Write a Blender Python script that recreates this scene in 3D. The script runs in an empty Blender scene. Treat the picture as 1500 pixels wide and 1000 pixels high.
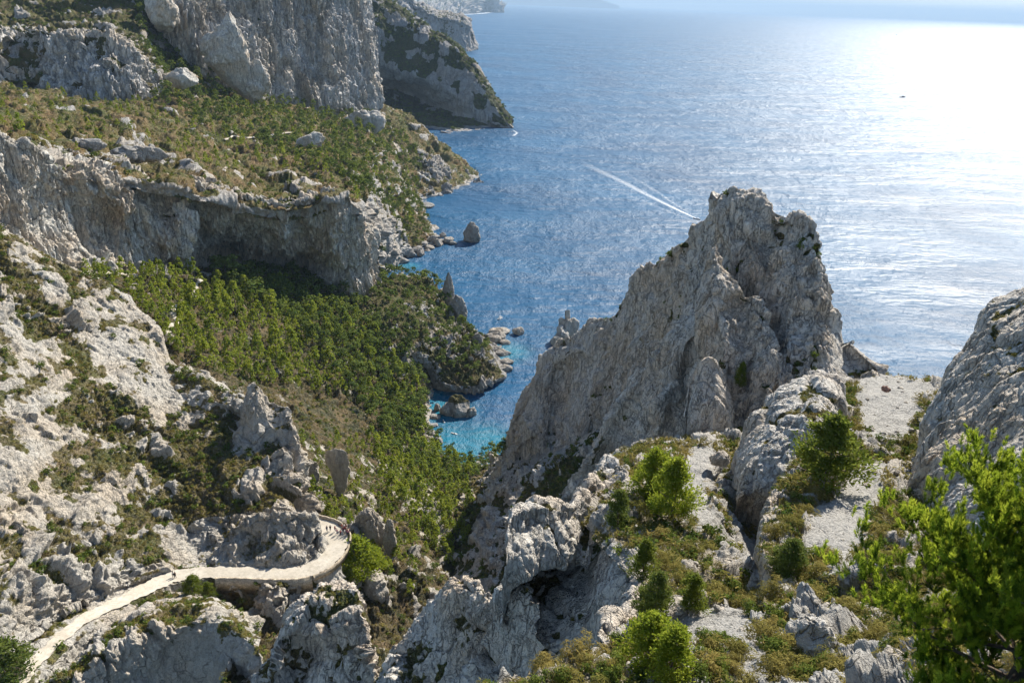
import bpy, math, random
import numpy as np
from concurrent.futures import ThreadPoolExecutor
from mathutils import Matrix, Vector
C = bpy.context.scene.collection
PI = math.pi
CAMZ = 210.0
F = 1133.0
PITCH = math.atan(498*math.cos(0.04)/F)
ROLL = math.atan(0.04)
QU = 1.0            # mesh density
f32 = np.float32
R0 = np.array([1.0,0,0]); U0 = np.array([0,math.sin(PITCH),math.cos(PITCH)]); FW = np.array([0,math.cos(PITCH),-math.sin(PITCH)])
CR = R0*math.cos(ROLL)+U0*math.sin(ROLL)
CU = -R0*math.sin(ROLL)+U0*math.cos(ROLL)
CAM = np.array([0,0,CAMZ])

def ray(px, py):
    return (px-750)*CR+(500-py)*CU+F*FW
def W(px, py, Y):                      # the point on that line of sight, Y metres ahead
    d = ray(px, py); return CAM+d*(Y/d[1])
def G(px, py, z=0.0):                  # the point on that line of sight at height z
    d = ray(px, py); return CAM+d*((z-CAMZ)/d[2])
def proj(P):
    q = P-CAM
    w = q@FW
    w = np.where(w < .5, .5, w)
    return 750+F*(q@CR)/w, 500-F*(q@CU)/w, w

# ---------------------------------------------------------------- noise
def _hash(ix, iy, iz, seed):
    n = (ix.astype(np.uint32)*np.uint32(374761393)+iy.astype(np.uint32)*np.uint32(668265263)
         + iz.astype(np.uint32)*np.uint32(2246822519)+np.uint32((seed*3266489917) & 0xffffffff))
    n = (n ^ (n >> np.uint32(15)))*np.uint32(2246822519)
    n = (n ^ (n >> np.uint32(13)))*np.uint32(3266489917)
    return n ^ (n >> np.uint32(16))
def _h01(ix, iy, iz, seed):
    return (_hash(ix, iy, iz, seed) >> np.uint32(8)).astype(f32)*f32(1/16777216.0)
_EX = ThreadPoolExecutor(4)
def par(fn, P, *a):
    P = np.ascontiguousarray(P, dtype=f32)
    if len(P) < 20000: return fn(P, *a)
    ch = np.array_split(P, 16)
    rs = list(_EX.map(lambda c: fn(c, *a), ch))
    if isinstance(rs[0], tuple): return tuple(np.concatenate([r[i] for r in rs]) for i in range(len(rs[0])))
    return np.concatenate(rs)
def _vn(P, seed):
    i = np.floor(P).astype(np.int32); f = P-i
    f = f*f*(3-2*f)
    x, y, z = i[:,0], i[:,1], i[:,2]; fx, fy, fz = f[:,0], f[:,1], f[:,2]
    r = 0
    for dx in (0,1):
        wx = fx if dx else 1-fx
        for dy in (0,1):
            wy = wx*(fy if dy else 1-fy)
            for dz in (0,1):
                r = r+wy*(fz if dz else 1-fz)*_h01(x+dx, y+dy, z+dz, seed)
    return r*2-1
def _fbm(P, seed, octv, gain):
    r = 0; a = 1.0; t = 0
    for o in range(octv):
        r = r+a*_vn(P*f32(2.03**o)+f32(o*7.3), seed+o); t += a; a *= gain
    return (r/t).astype(f32)
def fbm(P, scale, seed=1, octv=4, gain=.5):
    return par(_fbm, np.asarray(P)/np.asarray(scale), seed, octv, gain)
def _rid(P, seed, octv):
    r = 0; a = 1.0; t = 0
    for o in range(octv):
        v = 1-np.abs(_vn(P*f32(2.07**o)+f32(o*5.1), seed+o))*1.6
        r = r+a*v; t += a; a *= .5
    return (r/t).astype(f32)
def ridged(P, scale, seed=1, octv=3):
    return par(_rid, np.asarray(P)/np.asarray(scale), seed, octv)
def _wor(P, seed):
    i = np.floor(P).astype(np.int32); f = P-i
    n = len(P)
    F1 = np.full(n, 9.0, f32); F2 = np.full(n, 9.0, f32); bl = np.zeros((n,3), f32); bid = np.zeros((n,3), np.int32)
    for dx in (-1,0,1):
        for dy in (-1,0,1):
            for dz in (-1,0,1):
                cx, cy, cz = i[:,0]+dx, i[:,1]+dy, i[:,2]+dz
                h = _hash(cx, cy, cz, seed)
                lx = dx+(h & np.uint32(1023)).astype(f32)/1023*.9+.05-f[:,0]
                ly = dy+((h >> np.uint32(10)) & np.uint32(1023)).astype(f32)/1023*.9+.05-f[:,1]
                lz = dz+((h >> np.uint32(20)) & np.uint32(1023)).astype(f32)/1023*.9+.05-f[:,2]
                d = lx*lx+ly*ly+lz*lz
                m = d < F1
                F2 = np.where(m, F1, np.minimum(F2, d)); F1 = np.where(m, d, F1)
                bl[m,0] = lx[m]; bl[m,1] = ly[m]; bl[m,2] = lz[m]
                bid[m,0] = cx[m]; bid[m,1] = cy[m]; bid[m,2] = cz[m]
    F1 = np.sqrt(F1); F2 = np.sqrt(F2)
    r0 = _h01(bid[:,0], bid[:,1], bid[:,2], seed+11)
    r1 = _h01(bid[:,0], bid[:,1], bid[:,2], seed+12)*2-1
    r2 = _h01(bid[:,0], bid[:,1], bid[:,2], seed+13)*2-1
    r3 = _h01(bid[:,0], bid[:,1], bid[:,2], seed+14)*2-1
    tilt = bl[:,0]*r1+bl[:,1]*r2+bl[:,2]*r3
    return F1, F2, r0, tilt
def worley(P, scale, seed=1):
    return par(_wor, np.asarray(P)/np.asarray(scale), seed)
def sst(a, b, x):
    t = np.clip((x-a)/(b-a), 0, 1); return t*t*(3-2*t)

# ---------------------------------------------------------------- lofts
def resample(row, k):
    row = np.asarray(row, float); n = len(row)
    if n == k: return row
    t = np.linspace(0, n-1, k); i = np.clip(t.astype(int), 0, n-2); f = (t-i)[:,None]
    return row[i]*(1-f)+row[i+1]*f
def cr(A, t, axis):
    A = np.moveaxis(A, axis, 0); n = A.shape[0]
    i = np.clip(t.astype(int), 0, n-2); f = (t-i)
    f = f.reshape((-1,)+(1,)*(A.ndim-1))
    g = lambda j: A[np.clip(j, 0, n-1)]
    p0, p1, p2, p3 = g(i-1), g(i), g(i+1), g(i+2)
    p0 = np.where((i == 0).reshape(f.shape), 2*p1-p2, p0); p3 = np.where((i == n-2).reshape(f.shape), 2*p2-p1, p3)
    k = .42
    m1 = (p2-p0)*k; m2 = (p3-p1)*k
    f2 = f*f; f3 = f2*f
    return np.moveaxis((2*f3-3*f2+1)*p1+(f3-2*f2+f)*m1+(-2*f3+3*f2)*p2+(f3-f2)*m2, 0, axis)
def reparam(A, n, axis):
    A = np.moveaxis(A, axis, 0)
    d = np.linalg.norm(np.diff(A, axis=0), axis=2)
    mid = (A[1:]+A[:-1])/2
    d = d/np.maximum(np.linalg.norm(mid-CAM, axis=2), 5)
    L = d.mean(axis=1); L = L+L.sum()*.01
    c = np.concatenate([[0], np.cumsum(L)])
    return np.interp(np.linspace(0, c[-1], n), c, np.arange(len(c)))
def loft(rows, nu, nv):
    k = max(len(r) for r in rows)
    A = np.array([resample(r, k) for r in rows])
    nu = max(8, int(nu*QU)); nv = max(8, int(nv*QU))
    B = cr(A, reparam(A, nu, 1), 1)
    return cr(B, reparam(B, nv, 0), 0)        # nv x nu x 3
def back(row, dist, dz):                      # the far side of a crest: further away and lower
    o = []
    for p in row:
        d = np.array([p[0], p[1], 0.0]); d /= np.linalg.norm(d)+1e-9
        q = p+d*dist; q[2] = p[2]-dz; o.append(q)
    return o
def setz(row, z):
    o = [np.array(p) for p in row]
    for p in o: p[2] = z
    return o
def gnorm(Gd):
    du = np.gradient(Gd, axis=1); dv = np.gradient(Gd, axis=0)
    n = np.cross(du, dv); n /= np.linalg.norm(n, axis=2, keepdims=True)+1e-9
    return n
def lerp(ra, rb, t, off=None):
    ra = np.asarray(ra); rb = np.asarray(rb)
    if len(ra) != len(rb):
        k = max(len(ra), len(rb)); ra = resample(ra, k); rb = resample(rb, k)
    return ra*(1-t)+rb*t+(0 if off is None else np.asarray(off))

def inpoly(px, py, poly):
    c = np.zeros(px.shape, bool); n = len(poly)
    for i in range(n):
        x1, y1 = poly[i]; x2, y2 = poly[(i+1) % n]
        if y1 == y2: continue
        m = ((y1 > py) != (y2 > py)) & (px < (x2-x1)*(py-y1)/(y2-y1)+x1)
        c ^= m
    return c

# rock relief: cells pushed in and out and tilted, grooves between them
def blocks(P, s, seed, aspect, offs, tilt, groove, gw=.10):
    S = np.array([s, s, s*aspect])
    F1, F2, r0, tl = worley(P, S, seed)
    e = F2-F1
    m = sst(0, .25, e)
    return s*((r0-.5)*offs*m+tl*tilt*m-groove*np.exp(-e/gw))
STYLES = {
 # name: list of (size, aspect, offs, tilt, groove)
 'cliff':  [(15,3.2,.28,.30,.10),(6,3.4,.30,.30,.20),(2.4,3.2,.28,.28,.26),(1.1,2.6,.22,.28,.22)],
 'face':   [(15,2.6,.10,.18,.10),(6.2,2.4,.15,.26,.17),(2.7,2.1,.20,.32,.22),(1.15,1.8,.20,.32,.20)],
 'rubble': [(9,1.1,.26,.40,.07),(3.8,1.2,.26,.50,.09),(1.6,1.1,.26,.50,.13),(.7,.9,.25,.42,.14)],
 'bigcliff': [(36,4.0,.12,.15,.08),(14,4.5,.22,.22,.20),(6,4.0,.28,.28,.30),(2.8,3.0,.26,.28,.28)],
 'slab':   [(8,2.6,.12,.26,.14),(2.8,2.4,.15,.28,.20),(1.05,1.9,.16,.28,.18),(.45,1.5,.14,.26,.14)],
 'boulder':[(8,.8,.25,.35,.12),(3.2,.9,.40,.55,.24),(1.45,.9,.42,.6,.30),(.7,.9,.35,.5,.25)],
 'soft':   [(22,.5,.20,.25,.04),(7,.6,.20,.25,.06),(2.5,.7,.22,.30,.10)],
 'near':   [(6,.7,.16,.25,.06),(1.8,.8,.20,.32,.12),(.6,.8,.24,.35,.16),(.28,.8,.2,.3,.14)],
 'far':    [(60,1.8,.25,.35,.1),(22,1.7,.3,.4,.16),(8,1.3,.35,.45,.2)],
}
STREAK = {'rubble': (2.6,1.0,.35), 'bigcliff': (4.5,10.0,2.2), 'cliff': (2.4, 8.0, 1.1), 'face': (3.0, 5.0, .7), 'slab': (1.5, 3.0, .28), 'boulder': (2.2, 1.0, .35), 'soft': (3, .6, .3), 'near': (1.2, .8, .10), 'far': (14, 4.0, 4.0)}
def relief(P, style, seed, amp=1.0):
    w = np.stack([fbm(P, 14, seed+50, 2), fbm(P, 14, seed+60, 2), fbm(P, 14, seed+70, 2)], 1)*1.8
    k = 6.0 if style == 'far' else 1.0
    w = w+np.stack([fbm(P, 1.7*k, seed+51, 2), fbm(P, 1.7*k, seed+61, 2), fbm(P, 1.7*k, seed+71, 2)], 1)*.5*k
    if style in ('cliff', 'bigcliff', 'face', 'slab'): w = w*np.array([.45, .45, 1.0])
    Q = P+w
    d = 0
    if style in ('rubble', 'boulder'): amp = amp*(.45+1.1*sst(-.45, .5, fbm(P, 26, seed+33, 2)))
    for j, (s, asp, o, t, g) in enumerate(STYLES[style]):
        d = d+blocks(Q, s, seed+j*17, asp, o, t, g)
    s, asp, a = STREAK[style]
    d = d+(ridged(P+w*.5, (s, s, s*asp), seed+5, 4)-.5)*2*a
    return d*amp
# ---------------------------------------------------------------- materials
def newmat(name):
    m = bpy.data.materials.new(name); m.use_nodes = True
    nt = m.node_tree; nt.nodes.clear()
    return m, nt, nt.nodes, nt.links
class NB:
    def __init__(s, name):
        s.m, s.nt, s.n, s.l = newmat(name)
        s.out = s.n.new('ShaderNodeOutputMaterial')
    def node(s, t, **kw):
        x = s.n.new(t)
        for k, v in kw.items(): setattr(x, k, v)
        return x
    def link(s, a, b): s.l.new(a, b)
    def put(s, sock, v):
        if isinstance(v, bpy.types.NodeSocket): s.l.new(v, sock)
        elif isinstance(v, (tuple, list)) and len(v) == 3 and sock.type == 'RGBA': sock.default_value = (*v, 1)
        else: sock.default_value = v
    def pos(s):
        return s.node('ShaderNodeNewGeometry').outputs['Position']
    def noise(s, vec, scale, detail=4, rough=.55, stretch=None):
        if stretch:
            mp = s.node('ShaderNodeMapping'); mp.inputs['Scale'].default_value = stretch; s.put(mp.inputs['Vector'], vec); vec = mp.outputs[0]
        x = s.node('ShaderNodeTexNoise'); s.put(x.inputs['Vector'], vec)
        x.inputs['Scale'].default_value = scale; x.inputs['Detail'].default_value = detail; x.inputs['Roughness'].default_value = rough
        return x.outputs['Fac']
    def voro(s, vec, scale, feature='F1', out='Distance', stretch=None, rnd=1):
        if stretch:
            mp = s.node('ShaderNodeMapping'); mp.inputs['Scale'].default_value = stretch; s.put(mp.inputs['Vector'], vec); vec = mp.outputs[0]
        x = s.node('ShaderNodeTexVoronoi', feature=feature); s.put(x.inputs['Vector'], vec)
        x.inputs['Scale'].default_value = scale; x.inputs['Randomness'].default_value = rnd
        return x.outputs[out]
    def ramp(s, fac, *st):
        x = s.node('ShaderNodeValToRGB'); e = x.color_ramp.elements
        while len(e) < len(st): e.new(.5)
        for a, (p, c) in zip(e, st):
            a.position = p; a.color = (*c, 1) if isinstance(c, tuple) else (c, c, c, 1)
        s.put(x.inputs[0], fac); return x.outputs[0]
    def mix(s, fac, a, b, mode='MIX'):
        x = s.node('ShaderNodeMix', data_type='RGBA', blend_type=mode)
        s.put(x.inputs[0], fac); s.put(x.inputs[6], a); s.put(x.inputs[7], b); return x.outputs[2]
    def math(s, op, a, b=0.0, c=0.0, clamp=False):
        x = s.node('ShaderNodeMath', operation=op, use_clamp=clamp)
        s.put(x.inputs[0], a); s.put(x.inputs[1], b); s.put(x.inputs[2], c); return x.outputs[0]
    def attr(s, name, out='Fac'):
        x = s.node('ShaderNodeAttribute'); x.attribute_name = name; return x.outputs[out]
    def bump(s, h, strength, dist, normal=None):
        x = s.node('ShaderNodeBump'); x.inputs['Strength'].default_value = strength; x.inputs['Distance'].default_value = dist
        s.put(x.inputs['Height'], h)
        if normal is not None: s.link(normal, x.inputs['Normal'])
        return x.outputs[0]
    def principled(s, col, rough=.9, normal=None, spec=.2, **kw):
        x = s.node('ShaderNodeBsdfPrincipled'); s.put(x.inputs['Base Color'], col); s.put(x.inputs['Roughness'], rough)
        x.inputs['Specular IOR Level'].default_value = spec
        for k, v in kw.items(): s.put(x.inputs[k], v)
        if normal is not None: s.link(normal, x.inputs['Normal'])
        s.link(x.outputs[0], s.out.inputs[0]); return x

def rock_mat(name, base=(.40,.385,.36), warm=(.46,.40,.33), dark=(.16,.16,.165), veg1=(.075,.085,.025), veg2=(.15,.115,.055), sc=1.0, streak=.6, soil=(.30,.25,.18), seams=.6):
    b = NB(name); p = b.pos()
    n1 = b.noise(p, .06*sc, 5, .6)
    n2 = b.noise(p, .5*sc, 6, .65)
    n3 = b.noise(p, 3.0*sc, 4, .6)
    st = b.noise(p, .8*sc, 6, .68, (1,1,.07))
    c = b.mix(b.ramp(n1, (.42,0.0),(.62,1.0)), base, warm)
    c = b.mix(b.math('MULTIPLY', b.ramp(st, (.50,0.0),(.68,1.0)), streak), c, dark)
    c = b.mix(b.math('MULTIPLY', b.ramp(n2, (.30,1.0),(.46,0.0)), .38), c, dark)
    c = b.mix(b.math('MULTIPLY', b.ramp(n3, (.36,1.0),(.52,0.0)), .5), c, tuple(x*.55 for x in base))
    pits = b.voro(p, 1.1*sc, 'F1', 'Distance', (1,1,.7))
    c = b.mix(b.math('MULTIPLY', b.ramp(pits, (.05,1.0),(.16,0.0)), .5), c, tuple(x*.35 for x in base))
    # joints and fissures: dirt, plus the shade of their depth painted into the colour
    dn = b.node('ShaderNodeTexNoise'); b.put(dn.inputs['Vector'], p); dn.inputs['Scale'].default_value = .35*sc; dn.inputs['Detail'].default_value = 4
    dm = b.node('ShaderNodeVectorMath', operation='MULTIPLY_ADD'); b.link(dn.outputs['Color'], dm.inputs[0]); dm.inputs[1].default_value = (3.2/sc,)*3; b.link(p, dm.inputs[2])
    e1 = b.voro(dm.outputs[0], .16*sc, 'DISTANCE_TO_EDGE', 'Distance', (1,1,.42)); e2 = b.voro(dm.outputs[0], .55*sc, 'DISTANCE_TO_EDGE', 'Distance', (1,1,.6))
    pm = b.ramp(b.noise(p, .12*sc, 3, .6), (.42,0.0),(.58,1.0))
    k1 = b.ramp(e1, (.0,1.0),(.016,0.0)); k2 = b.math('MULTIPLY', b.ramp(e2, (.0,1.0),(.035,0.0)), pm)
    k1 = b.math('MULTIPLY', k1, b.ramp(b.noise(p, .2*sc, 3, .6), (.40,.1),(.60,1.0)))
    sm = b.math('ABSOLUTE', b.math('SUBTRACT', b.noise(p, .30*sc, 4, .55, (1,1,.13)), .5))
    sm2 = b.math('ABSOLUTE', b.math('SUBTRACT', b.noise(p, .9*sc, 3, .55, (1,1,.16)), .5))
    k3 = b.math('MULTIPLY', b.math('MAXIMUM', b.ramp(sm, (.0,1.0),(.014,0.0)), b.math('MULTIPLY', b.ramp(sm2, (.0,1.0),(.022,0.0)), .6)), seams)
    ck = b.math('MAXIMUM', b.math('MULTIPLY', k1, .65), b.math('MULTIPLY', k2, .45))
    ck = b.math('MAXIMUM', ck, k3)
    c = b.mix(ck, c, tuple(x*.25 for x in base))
    # ground cover where the relief holds soil
    vg = b.attr('veg')
    gn = b.noise(p, .35*sc, 6, .7)
    fac = b.ramp(b.math('ADD', b.math('MULTIPLY', vg, 1.1), b.math('MULTIPLY', b.math('SUBTRACT', gn, .5), 1.6)), (.42,0.0),(.60,1.0))
    vn = b.noise(p, .11*sc, 5, .65)
    vc = b.mix(b.ramp(vn, (.40,0.0),(.62,1.0)), veg1, veg2)
    vc = b.mix(b.ramp(b.noise(p, 1.6*sc, 4, .7), (.55,0.0),(.68,.8)), vc, soil)
    vc = b.mix(b.ramp(b.noise(p, 2.5*sc, 4, .7), (.38,.75),(.5,0.0)), vc, tuple(x*.5 for x in veg1))
    c = b.mix(fac, c, vc)
    gv = b.attr('gravel')
    gc = b.mix(b.ramp(b.noise(p, 4.0, 5, .75), (.35,0.0),(.65,1.0)), (.26,.245,.22), (.46,.44,.40))
    c = b.mix(b.ramp(b.math('ADD', b.math('MULTIPLY', gv, .6), b.math('MULTIPLY', b.noise(p, .9, 5, .7), .5)), (.62,0.0),(.72,1.0)), c, gc)
    h = b.math('ADD', b.math('MULTIPLY', n2, 1.0), b.math('MULTIPLY', b.noise(p, 1.7*sc, 8, .7), .5))
    h = b.math('SUBTRACT', h, b.math('MULTIPLY', ck, .7))
    bp = b.bump(h, 1.0, 1.1/sc)
    b.principled(c, .92, bp, .15)
    return b.m

def leaf_mat(name, ca, cb, cc, trans=.35, sc=.25):
    b = NB(name); p = b.pos()
    n = b.noise(p, sc, 3, .6)
    lv = b.attr('lv')
    c = b.mix(b.ramp(n, (.36,0.0),(.64,1.0)), ca, cb)
    c = b.mix(b.ramp(lv, (.55,0.0),(1.0,.8)), c, cc)
    d = b.node('ShaderNodeBsdfDiffuse'); b.put(d.inputs[0], c)
    t = b.node('ShaderNodeBsdfTranslucent'); b.put(t.inputs[0], b.mix(.35, c, (c_ := cc)))
    m = b.node('ShaderNodeMixShader'); m.inputs[0].default_value = trans
    b.link(d.outputs[0], m.inputs[1]); b.link(t.outputs[0], m.inputs[2]); b.link(m.outputs[0], b.out.inputs[0])
    return b.m
def flat_mat(name, col, rough=.6, spec=.3, var=.15, sc=6):
    b = NB(name); p = b.pos()
    c = b.mix(b.ramp(b.noise(p, sc, 4), (.35,0.0),(.65,1.0)), tuple(x*(1-var) for x in col), tuple(min(1,x*(1+var)) for x in col))
    b.principled(c, rough, None, spec); return b.m

M = {}
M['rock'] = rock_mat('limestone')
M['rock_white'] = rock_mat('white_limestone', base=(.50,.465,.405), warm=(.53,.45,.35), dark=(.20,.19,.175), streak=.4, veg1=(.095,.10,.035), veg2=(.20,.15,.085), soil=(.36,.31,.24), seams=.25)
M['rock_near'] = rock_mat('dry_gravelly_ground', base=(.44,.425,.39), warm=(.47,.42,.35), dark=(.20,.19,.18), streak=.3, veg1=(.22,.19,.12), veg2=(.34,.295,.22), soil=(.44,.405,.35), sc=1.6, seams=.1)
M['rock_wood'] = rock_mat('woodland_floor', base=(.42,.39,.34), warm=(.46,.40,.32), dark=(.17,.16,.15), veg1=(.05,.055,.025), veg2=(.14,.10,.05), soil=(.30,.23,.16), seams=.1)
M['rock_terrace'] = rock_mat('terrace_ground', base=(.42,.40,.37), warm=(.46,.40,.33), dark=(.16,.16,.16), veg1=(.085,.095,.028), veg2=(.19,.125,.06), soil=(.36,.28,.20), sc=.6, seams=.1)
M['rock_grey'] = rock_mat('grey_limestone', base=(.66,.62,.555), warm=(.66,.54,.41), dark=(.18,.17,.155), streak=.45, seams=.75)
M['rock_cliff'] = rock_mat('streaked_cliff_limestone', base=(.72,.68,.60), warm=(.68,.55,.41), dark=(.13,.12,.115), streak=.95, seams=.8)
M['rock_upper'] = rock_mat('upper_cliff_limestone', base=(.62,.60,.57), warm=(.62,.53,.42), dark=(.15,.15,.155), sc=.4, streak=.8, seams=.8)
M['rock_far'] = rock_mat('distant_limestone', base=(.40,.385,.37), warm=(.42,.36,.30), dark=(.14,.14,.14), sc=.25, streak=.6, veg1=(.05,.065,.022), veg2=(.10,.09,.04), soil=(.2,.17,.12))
M['bark'] = flat_mat('pine_bark', (.13,.10,.08), .95, .1, .4, 3)

# ---------------------------------------------------------------- mesh helpers
def tag(o, label=None, cat=None, group=None, kind=None):
    if label: o['label'] = label
    if cat: o['category'] = cat
    if group: o['group'] = group
    if kind: o['kind'] = kind
    return o
def mesh_np(name, V, Fq, mats, attrs=None, smooth=False, parent=None, fattrs=None, link=True):
    me = bpy.data.meshes.new(name)
    V = np.asarray(V, f32); Fq = np.asarray(Fq, np.int32)
    k = Fq.shape[1]
    me.vertices.add(len(V)); me.vertices.foreach_set('co', V.ravel())
    me.loops.add(Fq.size); me.loops.foreach_set('vertex_index', Fq.ravel())
    me.polygons.add(len(Fq)); me.polygons.foreach_set('loop_start', np.arange(0, Fq.size, k, dtype=np.int32))
    me.polygons.foreach_set('loop_total', np.full(len(Fq), k, np.int32))
    if smooth: me.polygons.foreach_set('use_smooth', np.ones(len(Fq), bool))
    for n, v in (attrs or {}).items():
        a = me.attributes.new(n, 'FLOAT', 'POINT'); a.data.foreach_set('value', np.asarray(v, f32))
    for n, v in (fattrs or {}).items():
        a = me.attributes.new(n, 'FLOAT', 'FACE'); a.data.foreach_set('value', np.asarray(v, f32))
    me.update(calc_edges=True)
    for m in (mats if isinstance(mats, (list, tuple)) else [mats]): me.materials.append(m)
    o = bpy.data.objects.new(name, me)
    if link: C.objects.link(o)
    if parent is not None: o.parent = parent
    return o
def empty(name, loc=(0,0,0), rz=0):
    o = bpy.data.objects.new(name, None); C.objects.link(o); o.location = loc; o.rotation_euler = (0,0,rz); o.empty_display_size = .3
    return o
# ---------------------------------------------------------------- road line
ROADPX = [(10,1030,97),(35,990,95.5),(75,945,93),(125,905,90.5),(180,878,88),(225,856,86),(258,843,85),(300,838,84.6),(350,838,84.4),(400,840,84.2),(440,838,84),(470,826,83.8),(489,808,83.6),(495,788,83.5),(481,773,83.4),(455,762,83.2),(436,752,83),(400,742,83)]
ROAD = np.array([G(*p) for p in ROADPX])
ROADHW = [1.2,1.2,1.3,1.5,1.8,2.2,2.0,1.9,1.8,1.8,2.0,2.4,2.4,2.7,2.6,1.7,1.5,1.5]
_t = np.linspace(0, len(ROAD)-1, 240)
ROADS = cr(ROAD, _t, 0)
HWS = np.interp(_t, np.arange(len(ROAD)), ROADHW)
RHW = 2.6
def road_dist(P):
    xy = np.asarray(P)[:, :2]; best = np.full(len(xy), 1e9); zz = np.zeros(len(xy)); side = np.zeros(len(xy))
    for i in range(0, len(ROADS)-3, 3):
        a = ROADS[i]; b = ROADS[i+3]; ab = (b-a)[:2]
        t = np.clip(((xy-a[:2])@ab)/(ab@ab+1e-9), 0, 1)
        q = xy-(a[:2]+t[:,None]*ab); d = np.hypot(q[:,0], q[:,1])-(HWS[i]-RHW)
        m = d < best
        best[m] = d[m]; zz[m] = (a[2]+t*(b[2]-a[2]))[m]
        side[m] = (ab[0]*q[:,1]-ab[1]*q[:,0])[m]
    return best, zz, side

PATCHES = []
PAINT = []          # (polygon, veg delta, patch names or None)
GRAVEL = []         # (polygon, patch names)
def patch(name, rows, nu, nv, style='boulder', seed=1, mat='rock', amp=1.0, big=(12, .8), veg=0.0, vs=9.0, label=None, cat=None,
          kind='structure', group=None, road=False, cam_side=True, vegk=1.0, vrel=.28, obname=None, bias=.4, fade=()):
    Gd = loft(rows, nu, nv)
    nv_, nu_ = Gd.shape[:2]
    N = gnorm(Gd)
    vd = CAM-Gd; vd = vd/np.linalg.norm(vd, axis=2, keepdims=True)
    if (N*vd).sum(2).mean()+N[:,:,2].mean() < 0: N = -N; flip = True
    else: flip = False
    P = Gd.reshape(-1, 3); n = N.reshape(-1, 3)
    P = P+n*(fbm(P, big[0], seed+3, 3)*big[1])[:,None]
    n = gnorm(P.reshape(nv_, nu_, 3)).reshape(-1, 3)*(-1 if flip else 1)
    nz = n[:,2].copy()
    rel = relief(P, style, seed, amp)
    for poly, only in GRAVEL:                        # worn gravel lies smoother than the rock round it
        if name in only:
            qx, qy, _w = proj(P); rel = np.where(inpoly(qx+fbm(P, 4, 779, 4, .7)*20, qy+fbm(P, 4, 780, 4, .7)*20, poly), rel*.22-.15, rel)
    for cx, cy, rr_, vv_ in fade:
        qx, qy, _w = proj(P); rel = rel*(vv_+(1-vv_)*sst(.5, 1.2, np.hypot(qx-cx, qy-cy)/rr_))
    if road:
        d, rz, _ = road_dist(P)
        rel = rel*sst(RHW-.5, RHW+3, d)
    P = P+n*(rel-bias*rel.std())[:,None]
    if road:
        lo = P[:,2] < rz+30
        k = 1-sst(RHW, RHW+.9, d)
        P[:,2] = np.where(lo & (d < RHW+.9) & (P[:,2] > rz-6), P[:,2]*(1-k)+(rz-.25)*k, P[:,2])
    rn = rel/(rel.std()+1e-6)
    v = sst(-.05, .55, (nz-.5)*1.1+fbm(P, vs, seed+90, 4, .6)*1.0*vegk+fbm(P, vs*.22, seed+95, 3)*.5*vegk+veg-rn*vrel)
    px, py, w = proj(P)
    jx = px+fbm(P, 6, 777, 2)*14; jy = py+fbm(P, 6, 778, 2)*14
    for poly, dv, only in PAINT:
        if only and name not in only: continue
        m = inpoly(jx, jy, poly)
        v[m] = np.clip(v[m]+dv, 0, 1)
    gv = np.zeros(len(P))
    for poly, only in GRAVEL:
        if name not in only: continue
        m = inpoly(px+fbm(P, 4, 779, 4, .7)*30, py+fbm(P, 4, 780, 4, .7)*30, poly)
        gv[m] = 1; v[m] *= .15
    # no greenery in the wave zone
    v *= sst(1.0, 4.0, P[:,2])
    idx = np.arange(nv_*nu_).reshape(nv_, nu_)
    Fq = np.stack([idx[:-1,:-1], idx[:-1,1:], idx[1:,1:], idx[1:,:-1]], -1).reshape(-1, 4)
    if flip: Fq = Fq[:, ::-1]
    fn = np.cross(P[Fq[:,1]]-P[Fq[:,0]], P[Fq[:,3]]-P[Fq[:,0]])
    if (fn*n[Fq[:,0]]).sum(1).mean() < 0: Fq = Fq[:, ::-1]
    o = mesh_np(obname or name, P, Fq, M[mat], {'veg': v, 'gravel': gv})
    tag(o, label, cat, group, kind)
    PATCHES.append(dict(name=name, P=P, n=n, veg=v, gv=gv, px=px, py=py, w=w, shape=(nv_, nu_), obj=o, F=Fq))
    return o

def ws(*pts): return [W(*p) for p in pts]

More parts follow.
